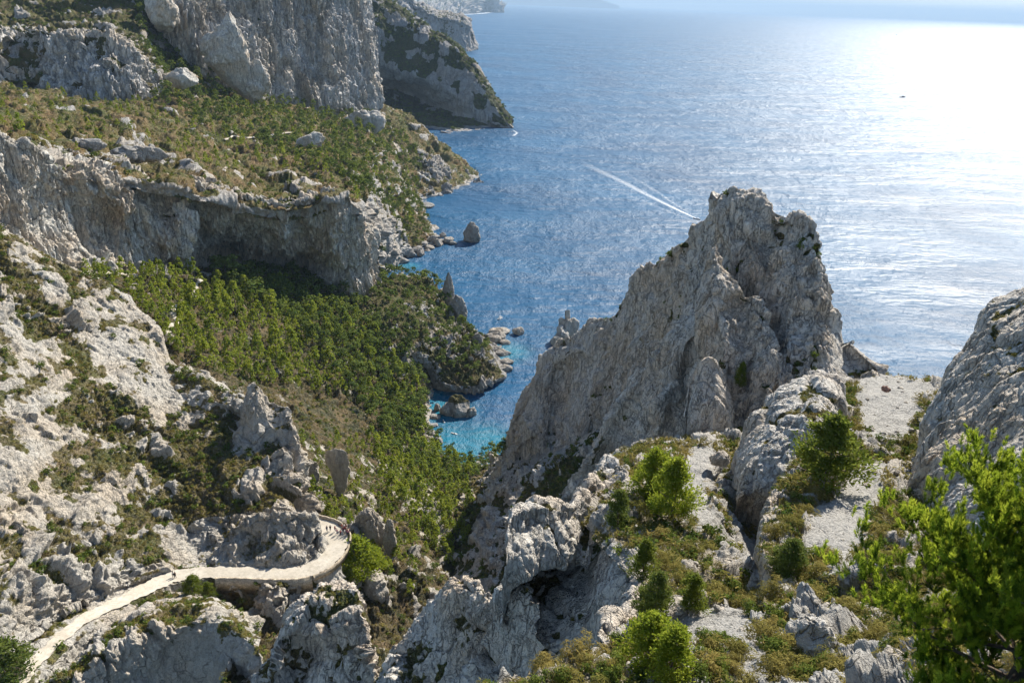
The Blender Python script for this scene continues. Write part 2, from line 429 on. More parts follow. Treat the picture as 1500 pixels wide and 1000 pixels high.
# ground painted by hand: where greenery grows / stands in for shade / where rock is bare
PAINT += [
 ([(885,575),(925,505),(975,452),(1000,462),(955,535),(905,600)], .28, ('peak',)),
 ([(895,455),(950,388),(1000,348),(1045,296),(1100,280),(1140,330),(1120,345),(1060,300),(1005,372),(920,462)], .16, ('peak',)),
 ([(430,640),(520,640),(640,770),(640,860),(560,830),(450,760)], .25, ('valley',)),
 ([(230,400),(640,400),(640,700),(420,640),(250,520)], .6, ('valley',)),
 ([(640,640),(760,620),(760,760),(690,830),(650,800)], .5, ('valley',)),
 ([(0,500),(120,500),(210,560),(180,700),(90,690),(0,640)], .28, ('left_slope',)),
 ([(250,650),(345,630),(350,700),(340,745),(290,735),(262,700)], .7, ('left_slope',)),  # extra greenery put in to darken the shaded hollow left of the fin
 ([(270,480),(330,600),(330,690),(230,620)], .1, ('left_slope',)),
 ([(40,360),(190,400),(150,440),(60,390)], .2, ('left_slope',)),
 ([(100,640),(190,640),(210,700),(120,720)], .1, ('left_slope',)),
 ([(60,740),(110,760),(120,800),(80,800)], .4, ('left_slope',)),
 ([(120,430),(200,560),(180,560),(90,470)], -.4, ('left_slope',)),
 ([(0,720),(160,800),(140,900),(0,900)], -.3, ('left_slope',)),
 ([(285,760),(455,735),(470,830),(285,835)], -.6, ('left_slope',)),
 ([(60,212),(200,226),(340,238),(335,250),(200,240),(60,224)], -.55, ('terrace',)),
 ([(330,175),(350,170),(400,205),(380,215)], -.5, ('terrace',)),
 ([(495,158),(575,160),(572,185),(500,180)], -.6, ('terrace',)),
 ([(40,185),(150,200),(260,215),(200,222),(60,205)], -.35, ('terrace',)),
 ([(380,245),(470,255),(460,268),(370,262)], -.45, ('terrace',)),
 ([(440,205),(470,200),(480,225),(445,235)], -.5, ('terrace',)),
 ([(0,50),(210,0),(380,0),(380,140),(555,150),(700,262),(560,300),(0,200)], .28, ('terrace','upper_hill')),
]
GRAVEL += [
 ([(1005,640),(1060,650),(1045,700),(1040,740),(1075,780),(1115,800),(1120,830),(1070,800),(1020,760),(985,720),(1000,680)], ('centre_slope',)),
 ([(1040,890),(1090,880),(1120,930),(1110,1000),(1060,1010),(1075,950),(985,940),(1000,900)], ('centre_slope',)),
 ([(1245,545),(1375,550),(1345,600),(1320,650),(1270,640),(1255,590)], ('right_slope',)),
 ([(1255,680),(1310,670),(1275,760),(1250,850),(1215,820),(1180,800),(1190,740),(1235,710)], ('right_slope',)),
 ([(750,650),(850,640),(840,660),(770,690)], ('left_bank',)),
]

# ================================================================ FAR LAND
def far_land():
    foot = [G(575,22), G(590,21), G(620,21), G(650,21), G(680,21), G(702,19), G(715,16.5), G(735,14)]
    foot = [p*1.0 for p in foot]
    for p in foot: p[2] = -8
    top = [W(575,-90,15000), W(590,-80,15000), W(620,-70,15000), W(650,-60,15100), W(690,-45,15200), W(712,-28,15500), W(722,5,15800), W(737,14,16300)]
    patch('far_cape', [foot, lerp(foot, top, .35), lerp(foot, top, .75), top, back(top, 900, 600)], 160, 120, 'far', 5, 'rock_far', 6, (900, 90), -.3, obname='hill')
    f2 = setz([W(690,10,55000), W(800,10,55000), W(870,10,55000), W(908,10,55000)], -20)
    t2 = [W(690,-22,55000), W(800,-12,55000), W(870,-2,55000), W(907,8.6,55000)]
    patch('far_isle', [f2, lerp(f2, t2, .6), t2, back(t2, 1500, 300)], 90, 30, 'far', 6, 'rock_far', 1, (2500, 40), -.3, obname='hill')
    # cliff-edged cape behind the nearer headland
    ft = [G(555,78), G(590,78), G(620,77), G(650,76), G(672,76), G(688,76), G(694,75), G(696,73)]
    ft = setz(ft, -4)
    Y = [3720,3700,3680,3660,3660,3680,3760,3900]
    tp = [W(x,y,a) for (x,y),a in zip([(555,-30),(590,-12),(610,8),(640,24),(665,30),(684,35),(692,52),(697,70)], Y)]
    mid = lerp(ft, tp, .5); 
    patch('cape', [ft, lerp(ft, tp, .1), mid, lerp(ft, tp, .92), tp, back(tp, 260, -10), back(tp, 600, 200)], 170, 130, 'far', 9, 'rock_far', 1.0, (160, 20), -.45, obname='cliff')
    # headland with the sea cave
    crest = ws((530,-30,1560),(560,2,1540),(590,22,1530),(620,45,1520),(650,66,1505),(678,84,1490),(700,108,1475),(716,135,1460),(732,160,1450),(752,189,1440))
    m1 = ws((530,30,1500),(560,50,1495),(590,75,1490),(620,95,1480),(650,110,1470),(675,125,1460),(695,140,1450),(712,155,1445),(728,170,1440),(752,191,1436))
    m2 = ws((530,80,1485),(560,100,1480),(590,112,1475),(620,120,1465),(650,132,1455),(672,145,1450),(692,156,1445),(710,165,1440),(728,178,1436),(752,192,1434))
    cave = ws((530,120,1530),(560,128,1560),(590,135,1570),(620,150,1550),(650,160,1500),(672,165,1460),(692,170,1445),(710,176,1438),(728,183,1434),(752,194,1432))
    lip = ws((530,160,1450),(560,165,1450),(590,165,1450),(620,170,1445),(650,174,1440),(672,178,1436),(692,180,1433),(710,184,1430),(728,188,1430),(752,195,1429))
    ft = setz([G(530,190),G(560,192),G(590,192),G(620,191),G(650,195),G(672,197),G(692,199),G(710,201),G(728,201),G(753,197)], -2)
    patch('headland', [ft, lip, cave, m2, m1, crest, back(crest, 60, -4), back(crest, 220, 160)], 330, 240, 'far', 21, 'rock_far', .32, (40, 5), .22, vs=45, obname='hill')

# ================================================================ UPPER HILL, TERRACE
def hills():
    A = ws((-90,46,640),(0,44,640),(60,45,650),(140,48,662),(205,62,675),(238,112,690),(300,122,740),(390,150,790))
    A0 = ws((-90,120,600),(0,120,600),(60,125,610),(140,130,620),(215,128,640),(238,140,670),(300,150,720),(390,165,780))
    B = ws((-90,10,720),(0,12,720),(60,12,730),(140,8,740),(200,15,760),(250,60,780),(310,80,800),(400,90,850))
    Cc = ws((-90,-60,860),(0,-60,860),(60,-60,860),(140,-60,860),(200,-60,880),(250,-40,880),(310,0,900),(400,-20,900))
    D = ws((-90,-300,1100),(0,-300,1100),(60,-300,1100),(140,-300,1100),(200,-300,1100),(250,-300,1100),(310,-200,1100),(400,-200,1100))
    patch('upper_hill', [A0, A, B, Cc, D], 420, 240, 'soft', 31, 'rock', 1.6, (40, 4), .18, vs=26, obname='hillside')
    # left upper cliff
    ft = ws((-90,128,578),(-20,132,582),(20,128,600),(70,138,600),(120,144,600),(160,148,602),(200,140,615),(226,130,640),(236,120,670))
    m = ws((-90,100,585),(-20,105,586),(18,90,612),(70,100,612),(120,105,614),(160,112,610),(196,112,622),(222,115,645),(236,115,672))
    m2 = ws((-90,70,590),(-20,72,590),(16,62,622),(70,66,620),(120,72,622),(160,84,620),(190,88,632),(214,95,650),(232,108,674))
    tp = ws((-90,56,600),(-20,58,600),(14,40,632),(60,36,632),(110,42,636),(155,48,640),(185,58,650),(206,76,664),(230,108,682))
    patch('cliff_left', [back(ft,2,12), ft, m, m2, tp, back(tp, 30, 2)], 420, 190, 'bigcliff', 41, 'rock_upper', 1.1, (24, 4), -.75, vs=12, obname='cliff')
    # great cliff (top beyond the frame)
    ft = ws((222,10,740),(262,48,742),(300,86,752),(340,122,765),(385,146,800),(430,150,850),(475,152,880),(520,154,920),(548,156,950),(558,157,985),(556,158,1060))
    m = ws((228,-10,750),(275,15,752),(322,50,765),(362,86,782),(400,105,822),(436,108,872),(478,108,896),(520,105,935),(545,108,962),(555,112,1000),(555,112,1060))
    m2 = ws((230,-30,760),(285,-15,770),(330,10,790),(372,45,810),(408,55,848),(440,50,893),(480,48,915),(518,45,950),(540,50,978),(550,55,1010),(550,60,1060))
    m3 = ws((230,-60,780),(285,-40,800),(335,-25,820),(380,-5,840),(412,-8,868),(444,-12,905),(480,-14,930),(514,-14,962),(534,-10,988),(543,-2,1020),(545,-5,1060))
    tp = ws((230,-120,800),(285,-120,820),(335,-110,835),(380,-90,850),(412,-90,880),(444,-90,915),(480,-90,940),(512,-90,975),(530,-90,998),(536,-90,1030),(536,-90,1070))
    patch('great_cliff', [back(ft,2,20), ft, m, m2, m3, tp, back(tp, 80, 0)], 620, 420, 'bigcliff', 43, 'rock_upper', 1.45, (45, 10), -.8, vs=18, obname='cliff')
    # terrace above the lower cliff, down to the shore on the right
    r_ = ws((-90,215,240),(0,222,262),(70,245,280),(130,268,300),(200,275,322),(270,290,342),(340,310,366),(400,320,384),(450,320,400),(500,305,414),(538,330,444))+[G(562,400,-3), G(572,404,-4)]
    r0 = ws((-90,180,252),(0,197,268),(70,222,286),(130,243,306),(200,254,328),(270,266,348),(340,286,374),(400,294,392),(450,293,408),(500,278,424),(535,300,456))+[G(565,395,-2), G(580,400,-4)]
    r1 = ws((-90,165,320),(0,172,330),(80,190,350),(150,205,372),(220,218,400),(300,238,430),(370,252,470),(430,252,510),(480,246,550),(530,258,600),(575,318,650))+[G(606,371,0), G(622,376,-4)]
    r2 = ws((-90,146,400),(0,148,415),(80,165,435),(150,180,460),(220,192,490),(300,210,535),(370,220,580),(430,222,625),(490,225,675),(540,236,720),(592,290,745))+[G(640,348,0), G(655,352,-4)]
    r3 = ws((-90,132,480),(0,134,490),(80,146,510),(150,157,535),(220,162,560),(300,182,610),(370,192,665),(430,192,715),(490,196,765),(545,206,815),(590,252,850))+[G(622,298,0), G(640,300,-4)]
    r4 = ws((-90,128,582),(0,130,588),(80,138,606),(150,145,612),(225,138,650),(275,110,735),(350,140,775),(430,156,850),(490,168,895),(550,180,925),(598,214,945))+[G(655,285,-1), G(665,288,-4)]
    r5 = ws((-90,110,640),(0,110,640),(80,115,660),(150,120,680),(235,110,700),(275,85,760),(350,130,810),(430,150,900),(500,152,940),(560,154,990),(602,175,1000),(650,216,1010),(712,265,1005))
    r6 = back(r5, 60, 20); r7 = back(r5, 160, 170)
    patch('terrace', [r_, r0, r1, r2, r3, r4, r5, r6, r7], 760, 420, 'soft', 51, 'rock_terrace', 1.2, (34, 5.5), .30, vs=22, vrel=.22, obname='hillside')
    # headland cliff above the small bay
    ft = setz([G(580,300),G(592,294),G(612,293),G(635,291),G(655,286),G(664,277),G(680,273),G(700,269),G(713,267)], -3)
    tp = ws((585,262,905),(596,242,915),(615,236,925),(636,238,935),(655,246,950),(668,254,965),(685,258,985),(700,263,995),(714,266,1000))
    tp[-1] = G(714,266,-1); 
    patch('headland_cliff', [ft, lerp(ft, tp, .5), tp, back(tp, 14, -1), back(tp, 40, 2)], 260, 110, 'cliff', 55, 'rock', 1.4, (14, 2), -.5, vs=12, obname='cliff')
    # rock bands and boulders standing out of the terrace are separate things, see rocks()

# ================================================================ LOWER CLIFF (climbing wall with the big roof)
def lower_cliff():
    top = ws((-90,178,236),(0,196,254),(50,214,268),(100,232,286),(150,244,306),(188,256,322),(205,262,332),(240,266,344),(268,268,352),(285,266,356),(320,275,364),(350,284,372),(385,290,382),(420,296,392),(440,296,398),(462,290,404),(490,284,414),(515,300,428),(535,322,446),(552,352,466))
    ft = ws((-90,400,228),(0,385,243),(50,388,258),(100,392,275),(150,394,294),(188,392,312),(205,388,323),(240,386,335),(268,386,343),(285,392,385),(320,394,402),(350,396,412),(385,400,420),(420,404,428),(440,408,430),(462,410,430),(490,410,430),(515,410,434),(540,408,444),(556,405,462))
    k = len(top)
    m = []
    fr = {.80: 0, .55: 0, .30: 0}
    # horizontal offsets in depth (+ = recessed)
    prof = {
     .12: [0,0,0,2,6,3,0,-3,-5, 8,14,16,15,14,13,9,4,2,0,0],
     .34: [0,0,2,7,11,5,-1,-4,-7, 2,4,5,1,0,2,-4,-6,-2,-3,0],
     .60: [0,-2,0,6,6,-3,-2,-2,-8,-3,-4,-2,-6,-4,2,-4,-8,-3,-6,0],
     .84: [0,-3,-2,-3,-4,-5,-2,1,-5,-4,-5,-4,-7,-5,1,-3,-6,-2,-5,0]}
    rows = [back(ft, 6, 14), ft]
    for t, o in prof.items():
        r = lerp(ft, top, t)
        d = r-CAM; d[:,2] = 0; d /= np.linalg.norm(d, axis=1, keepdims=True)
        rows.append(r+d*np.array(o)[:,None])
    rows += [top, back(top, 14, 0)]
    patch('lower_cliff', rows, 900, 330, 'cliff', 61, 'rock_cliff', 1.2, (11, 3.2), -.8, vs=8, obname='cliff')

# ================================================================ VALLEY
def valley():
    rows = [
     ws((60,405,262),(130,398,284),(200,396,315),(270,390,348),(330,392,412),(400,398,438),(470,406,448),(540,410,485),(575,404,520))+[G(592,398,-2)]+[G(610,400,-5)],
     ws((60,410,250),(120,415,265),(200,425,290),(280,430,315),(350,440,345),(420,455,372),(490,462,405),(550,465,428),(600,480,440),(640,500,440),(670,520,425)),
     ws((90,450,238),(150,460,246),(230,478,260),(310,490,285),(380,505,308),(450,520,335),(520,530,360),(575,545,380),(612,556,388))+[G(640,560,1.5),G(660,560,-5)],
     ws((150,520,226),(220,530,232),(290,545,244),(350,560,258),(410,575,276),(470,585,300),(530,592,326),(580,592,352),(615,590,372))+[G(636,592,0),G(650,590,-5)],
     ws((220,590,212),(280,600,216),(340,612,222),(400,625,230),(450,632,248),(500,636,270),(545,640,292),(585,642,314),(615,642,335))+[G(634,640,0),G(648,636,-5)],
     ws((260,650,200),(320,660,205),(380,670,208),(430,680,212),(475,685,225),(520,688,244),(560,690,264),(600,690,284),(635,684,305))+[G(668,672,0),G(680,663,-4)],
     ws((320,700,185),(370,705,188),(420,715,190),(460,722,194),(500,728,206),(540,732,218),(580,735,232),(620,735,248),(660,728,270),(700,700,300))+[W(760,668,330)],
     ws((380,770,160),(410,765,164),(440,762,172),(480,765,178),(515,772,184),(550,778,194),(590,782,206),(630,785,218),(670,780,232),(710,758,248))+[W(770,720,262)],
     ws((400,835,150),(430,838,150),(470,842,152),(505,838,158),(540,836,164),(570,838,168),(605,842,172),(635,850,180),(670,848,190),(720,820,205))+[W(790,775,222)],
     ws((380,900,135),(420,905,137),(460,910,139),(500,910,142),(535,915,146),(570,920,148),(605,925,150),(635,935,153),(680,925,160),(730,890,172))+[W(810,840,190)],
     ws((330,980,112),(380,985,114),(430,990,116),(480,1000,118),(530,1010,120),(570,1010,122),(610,1010,124),(650,1010,128),(700,1000,134),(760,970,142))+[W(840,920,155)],
     ws((330,1150,85),(380,1150,85),(430,1150,86),(480,1150,87),(530,1150,88),(570,1150,89),(610,1150,90),(650,1150,92),(700,1150,96),(760,1150,100))+[W(840,1100,110)]]
    patch('valley', rows, 720, 720, 'rubble', 71, 'rock_wood', .9, (14, 1.6), .0, vs=10, road=True, obname='valley_floor')
    # promontory between the two arms of the cove
    crest = ws((520,425,455),(560,410,478),(595,404,490),(625,408,492),(650,430,488),(675,462,474),(700,487,462))+[G(722,490,1),G(745,490,-3)]
    mid = ws((520,450,430),(560,450,430),(595,458,432),(625,466,434),(655,482,434),(682,502,434),(706,516,434))+[G(726,522,2),G(742,520,-2)]
    lo = ws((520,490,402),(560,498,398),(590,508,400),(618,516,404),(650,528,408),(685,536,414),(712,540,418))+[G(736,543,3),G(748,540,-2)]
    lip = ws((520,530,372),(560,545,374),(590,552,382))+[G(612,556,4),G(650,562,7),G(684,566,7),G(712,560,6),G(738,552,4),G(748,548,-2)]
    ft = ws((520,560,350),(560,580,352),(585,580,365))+[G(612,568,-2),G(650,580,-3),G(686,580,-3),G(716,573,-3),G(742,560,-3),G(752,552,-4)]
    patch('promontory', [ft, lip, lo, mid, crest, back(crest, 12, 8), setz(back(crest, 40, 0), -4)], 400, 260, 'boulder', 75, 'rock', 1.0, (12, 1.5), .12, vs=12, obname='promontory')

# ================================================================ LEFT SLOPE WITH THE ROAD CUT INTO ITS FOOT
def left_slope():
    crest = ws((-90,322,224),(0,334,230),(60,362,234),(110,388,237),(185,425,240),(225,470,234),(250,528,224),(300,552,216),(350,572,208),(385,590,202),(415,620,195),(436,660,188),(447,715,178),(452,752,171))
    b1 = back(crest, 14, 10); b2 = back(crest, 45, 45)
    inner = [(-130,1060,98),(-50,1000,96.5),(20,955,94.3),(85,905,91.5),(150,872,89.3),(200,850,87.2),(240,836,85.8),(285,833,85),(340,832,84.8),(390,833,84.6),(430,832,84.4),(464,818,84.2),(474,800,84),(464,776,83.6)]
    inn = [G(*p) for p in inner]
    mids = []
    offs = {.25: [0,0,0,0,0,1,3,3,-1,-1,0,0,0,0], .5: [0,0,0,0,2,3,4,6,7,3,-1,-2,-1,0], .75: [0,-2,0,3,2,0,1,4,9,8,0,-3,-2,0], .9: [0,-2,0,2,0,0,0,-1,-2,-3,-3,-3,-2,0]}
    for t in (.9,.75,.5,.25):
        r = lerp(inn, crest, t); d = r-CAM; d[:,2] = 0; d /= np.linalg.norm(d, axis=1, keepdims=True)
        mids.append(r+d*np.array(offs[round(t,2)])[:,None])
    lip = lerp(inn, crest, .05, (0,0,2.0))
    for i, q in {7:(290,792,155),8:(340,768,155),9:(385,752,156),10:(425,744,158),11:(452,752,160),12:(458,770,164)}.items():
        lip[i] = W(*q)
    lip2 = lerp(lip, inn, .93)
    rd = np.array(inn)
    out = []
    for p in inn:                                     # outer edge of the road bench
        i = np.argmin(np.hypot(ROADS[:,0]-p[0], ROADS[:,1]-p[1])); q = ROADS[i]
        dd = q[:2]-p[:2]; L = np.linalg.norm(dd)+1e-6
        r = np.array([q[0]+dd[0]/L*3.0, q[1]+dd[1]/L*3.0, q[2]-.3]); out.append(r)
    o2 = [np.array([p[0]*1.0+ (1.2), p[1]-2.2, p[2]-3.2]) for p in out]
    o3 = [np.array([p[0]+3, p[1]-9, p[2]-9]) for p in out]
    patch('left_slope', [b2, b1, crest]+mids+[lip, lip2, rd, out, o2, o3], 900, 880, 'rubble', 81, 'rock_white', 1.0, (26, 3.2), -.27, vs=11, road=True, vegk=1.1, obname='hillside')

# ================================================================ RIGHT BANK UNDER THE PEAK
def left_bank():
    r0 = ws((690,700,292),(715,690,290),(742,645,300),(770,600,285),(800,560,270))
    r1 = ws((672,742,252),(705,735,250),(738,700,248),(770,680,240),(810,665,230))
    r2 = ws((668,790,222),(700,770,222),(735,740,218),(765,700,214),(800,672,208),(850,642,205),(900,620,205))
    r3 = ws((662,830,198),(695,800,200),(730,770,196),(760,730,190),(800,700,185),(850,680,180),(900,660,178))
    r4 = ws((660,880,175),(690,860,176),(725,830,172),(760,790,168),(800,750,164),(850,730,160),(900,710,158))
    r5 = ws((650,940,150),(690,930,150),(730,900,146),(770,870,142),(810,840,140),(860,800,138),(910,780,136))
    patch('left_bank', [r0, r1, r2, r3, r4, r5], 330, 300, 'rubble', 91, 'rock_grey', .9, (12, 1.6), .15, vs=8, obname='hillside')

# ================================================================ THE PEAK
def peak():
    crest = ws((700,760,254),(712,712,262),(728,668,268),(746,618,270),(768,566,268),(790,520,264),(812,500,258),(832,490,252),(868,470,244),(900,452,235),(930,404,224),(965,376,212),(1000,347,200),(1026,324,192),(1047,300,186),(1051,279,182),(1068,273,180),(1092,281,178),(1112,288,176),(1130,304,173),(1146,316,170),(1172,313,167),(1196,318,165),(1206,350,162),(1222,392,159),(1229,440,156),(1235,494,153),(1252,518,149),(1272,534,146),(1292,548,144))
    ft = ws((690,790,225),(700,768,228),(712,748,232),(724,738,235),(740,732,235),(760,735,232),(780,740,225),(800,742,218),(830,735,205),(860,722,194),(890,700,182),(920,690,170),(950,680,160),(980,668,152),(1005,655,146),(1020,648,142),(1040,640,140),(1060,634,138),(1080,626,137),(1100,615,136),(1118,606,135),(1138,600,134),(1158,596,134),(1180,592,134),(1200,588,134),(1218,584,134),(1232,578,135),(1246,572,136),(1262,564,137),(1290,556,139))
    n = len(crest)
    x = np.arange(n)
    rows = [back(ft, 3, 16), ft]
    rng = np.random.RandomState(4)
    # gullies (recess) and pillars (stand out) along the face
    def prof(cs): return np.interp(x, [c[0] for c in cs], [c[1] for c in cs])
    P_ = {.2: prof([(0,0),(3,4),(5,10),(6,3),(8,2),(9,12),(10,4),(12,10),(15,14),(19,16),(21,5),(22,6),(23,1),(25,0),(29,0)]),
          .45: prof([(0,0),(2,-2),(4,5),(5,-2),(6,0),(7,10),(8,-2),(9,5),(10,9),(12,3),(14,10),(18,12),(19,8),(20,10),(21,0),(22,5),(23,0),(24,0),(29,0)]),
          .7: prof([(0,0),(2,-3),(4,2),(5,-2),(7,8),(8,-2),(9,0),(10,8),(11,0),(12,-1),(14,3),(15,8),(16,1),(18,1),(19,9),(20,0),(21,-1),(22,4),(23,0),(24,0),(29,0)]),
          .9: prof([(0,0),(3,-4),(6,-4),(8,-4),(10,1),(12,-3),(14,-1),(16,-3),(18,3),(20,5),(21,-2),(23,-2),(25,-3),(29,0)])}
    for t, o in P_.items():
        r = lerp(ft, crest, t); d = r-CAM; d[:,2] = 0; d /= np.linalg.norm(d, axis=1, keepdims=True)
        rows.append(r+d*(o*np.interp(x, [0,12,16,29], [1.0,.95,.4,.4]))[:,None])
    rows += [crest, back(crest, 7, 6), back(crest, 20, 40), back(crest, 40, 110)]
    patch('peak', rows, 1050, 620, 'face', 101, 'rock_grey', 1.0, (15, 1.4), -.62, vs=9, obname='rock_peak', bias=.85, fade=((1258,520,55,.2),(1052,285,22,.4)),
          label='tall jagged grey limestone peak rising from the ridge in front of the sea', cat='rock peak', kind='thing')
    # front buttress
    cr_ = ws((812,752,152),(824,722,155),(845,690,158),(866,645,162),(890,600,165),(920,562,166),(948,530,165),(975,496,164),(1000,462,163),(1020,420,162),(1034,372,161),(1044,357,160),(1060,362,159),(1072,392,157),(1088,424,155),(1110,446,152),(1128,470,149),(1138,505,146),(1144,545,143),(1146,585,140))
    fb = ws((806,775,150),(824,756,152),(846,735,154),(868,716,156),(892,702,155),(915,692,153),(938,682,151),(960,674,149),(980,664,147),(998,656,145),(1012,650,143),(1024,645,141),(1040,640,139),(1056,634,137),(1072,626,136),(1088,618,135),(1102,610,134),(1116,604,133),(1130,600,132),(1150,596,132))
    x = np.arange(20)
    def pr(cs): return np.interp(x, [c[0] for c in cs], [c[1] for c in cs])
    rows = [back(fb, 3, 14), fb]
    for t, o in {.22: pr([(0,0),(4,4),(7,-1),(9,6),(11,2),(13,-3),(15,4),(17,-2),(19,0)]), .5: pr([(0,0),(3,-2),(5,3),(7,-3),(9,3),(10,-3),(13,-3),(15,1),(17,-4),(19,0)]), .8: pr([(0,0),(3,-2),(6,1),(8,-3),(12,-4),(14,1),(17,-3),(19,0)])}.items():
        r = lerp(fb, cr_, t); d = r-CAM; d[:,2] = 0; d /= np.linalg.norm(d, axis=1, keepdims=True)
        rows.append(r+d*o[:,None])
    rows += [cr_, back(cr_, 5, 2), back(cr_, 9, 22)]
    patch('buttress', rows, 620, 480, 'face', 111, 'rock_grey', .85, (11, .8), -.6, vs=8, obname='rock_buttress',
          label='pale cracked rock rib leaning against the front of the tall peak', cat='rock buttress', kind='thing')
    # smooth slab
    ct = ws((1002,645,134),(1004,600,135.5),(1010,560,137),(1022,530,138),(1038,519,138.5),(1054,528,138),(1066,556,137),(1074,590,136),(1080,645,134))
    ff = ws((1000,655,131),(1008,656,130.5),(1018,657,130),(1028,657,129.5),(1038,657,129.5),(1050,655,129.5),(1062,650,130),(1072,646,131),(1082,648,132))
    m = lerp(ff, ct, .55, None); d = m-CAM; d[:,2] = 0; d /= np.linalg.norm(d, axis=1, keepdims=True); m = m-d*1.5
    patch('slab', [back(ff,1,4), ff, m, lerp(ff,ct,.85), ct, back(ct, 4, 3), back(ct, 6, 14)], 160, 200, 'face', 117, 'rock_grey', .35, (8, .5), -.9, obname='rock_slab',
          label='smooth rounded rock slab standing at the foot of the peak', cat='rock slab', kind='thing')

# ================================================================ NEAR RIDGES
def near():
    # central slope: gravel, shrubs, scattered rock
    rows = [
     ws((845,722,112),(870,690,122),(905,672,130),(945,658,134),(985,646,138),(1020,636,140),(1065,622,140),(1110,612,142),(1180,620,142)),
     ws((840,740,98),(862,700,104),(895,668,112),(930,655,116),(965,650,118),(1000,652,118),(1040,656,114),(1072,690,106),(1140,760,98)),
     ws((850,760,86),(875,730,88),(905,705,90),(940,700,92),(975,705,92),(1010,712,90),(1042,722,89),(1078,780,83),(1130,830,80)),
     ws((880,800,72),(905,780,73),(930,765,74),(960,765,74),(990,770,74),(1020,778,73),(1058,790,73),(1092,838,70),(1135,880,68)),
     ws((925,850,60),(945,835,60),(970,830,60),(1000,832,60),(1030,838,59),(1060,842,59),(1090,848,60),(1120,850,61),(1160,850,62)),
     ws((920,905,49),(945,890,49),(975,885,49),(1005,888,48),(1035,890,47),(1070,892,46),(1110,895,46),(1160,895,46),(1230,890,45)),
     ws((860,960,42),(905,950,41),(950,940,40),(1000,938,39),(1050,940,38),(1110,940,37),(1180,930,37),(1260,925,36),(1360,920,34)),
     ws((700,1000,36),(790,990,34.5),(880,985,34),(970,985,33),(1050,985,32),(1130,985,31),(1210,980,30),(1300,970,29),(1400,960,27)),
     ws((640,1120,25),(760,1110,24),(870,1100,24),(970,1100,23.5),(1060,1100,23),(1150,1100,22),(1240,1100,21),(1340,1100,19),(1450,1100,17)),
     ws((640,1350,15),(760,1350,15),(870,1350,15),(970,1350,14),(1060,1350,14),(1150,1350,13),(1240,1350,12),(1340,1350,11),(1450,1350,9))]
    patch('centre_slope', rows, 700, 640, 'near', 121, 'rock_near', 1.25, (7, 1.0), -.12, vs=4.5, obname='hillside')
    # right ridge: saddle and path
    rows = [
     ws((1225,640,140),(1260,600,150),(1300,570,152),(1345,566,152),(1400,600,150)),
     ws((1205,585,134),(1235,562,140),(1275,542,144),(1310,547,144),(1350,551,142),(1400,560,138)),
     ws((1185,620,112),(1215,600,115),(1250,592,118),(1290,592,118),(1330,596,116),(1370,610,112)),
     ws((1160,680,88),(1185,665,90),(1215,655,92),(1250,655,92),(1290,660,92),(1335,670,90),(1380,690,86)),
     ws((1125,735,72),(1150,722,73),(1185,718,74),(1220,718,74),(1260,722,74),(1300,728,73),(1345,745,71),(1400,760,68)),
     ws((1118,790,60),(1145,785,60),(1185,785,60),(1225,785,60),(1265,790,59),(1310,795,58),(1360,800,57),(1420,810,54)),
     ws((1130,845,50),(1155,845,50),(1195,845,50),(1240,845,49),(1290,850,48),(1340,855,46),(1400,860,44),(1480,860,41)),
     ws((1120,892,44),(1160,890,43),(1210,890,42),(1260,890,41),(1310,895,39),(1370,900,36),(1440,905,33),(1560,910,29)),
     ws((1150,950,36),(1200,950,35),(1260,950,33),(1320,950,31),(1380,960,27),(1450,970,23),(1550,990,18)),
     ws((1150,1100,22.5),(1210,1100,21.5),(1290,1100,20),(1370,1100,17.5),(1450,1100,15),(1550,1150,12)),
     ws((1200,1350,12),(1300,1350,11),(1400,1350,10),(1500,1350,8),(1600,1350,6.5))]
    patch('right_slope', rows, 700, 640, 'near', 131, 'rock_near', 1.25, (7, .9), -.10, vs=4.5, obname='hillside')
    # wall dropping from the right ridge into the gully
    tp = ws((1160,672,90),(1140,702,80),(1126,732,72),(1118,760,66),(1116,790,60),(1122,820,55),(1132,848,50),(1150,870,47),(1190,880,46))
    mm = ws((1152,720,90),(1130,745,81),(1114,770,73),(1108,800,67),(1107,830,61),(1112,858,56),(1124,880,51),(1145,892,47.6),(1185,895,46))
    ft = ws((1140,790,96),(1120,805,88),(1106,830,78),(1102,860,71),(1106,885,64),(1115,900,58),(1128,905,52),(1146,905,48),(1180,905,46))
    patch('gully_wall', [ft, mm, tp, [np.array([p[0]+2, p[1]+.5, p[2]-.6]) for p in tp]], 300, 300, 'slab', 135, 'rock_grey', .7, (5, .4), -.6, vs=4, obname='rock_wall',
          label='steep grey rock wall below the ridge path, dropping to the dark gully', cat='rock wall', kind='thing')
    # grey dome at the head of the gully
    tp = ws((1072,715,96),(1076,680,100),(1086,640,104),(1100,610,107),(1125,582,110),(1150,562,112),(1180,545,113),(1205,545,113),(1232,556,112),(1246,580,110),(1240,620,104),(1225,650,98))
    md = ws((1074,722,92),(1082,700,92),(1094,672,93),(1112,650,94),(1135,630,95),(1158,615,96),(1180,606,96),(1200,606,96),(1215,615,95),(1222,632,94),(1220,650,92),(1212,668,90))
    ft = ws((1078,726,90),(1090,728,89),(1104,732,88),(1120,736,87),(1136,736,86),(1150,724,86),(1164,712,86),(1178,700,86),(1190,692,86),(1198,685,87),(1204,680,88),(1208,676,89))
    patch('dome', [back(ft,1,8), ft, lerp(ft, md, .55, (0,-1.5,0)), md, lerp(md, tp, .6), tp, back(tp, 5, 3), back(tp, 12, 14)], 330, 330, 'slab', 141, 'rock_grey', .6, (9, .8), -.6, vs=4, obname='rock_outcrop',
          label='big rounded grey rock outcrop left of the saddle path, above the dark gully', cat='rock outcrop', kind='thing')
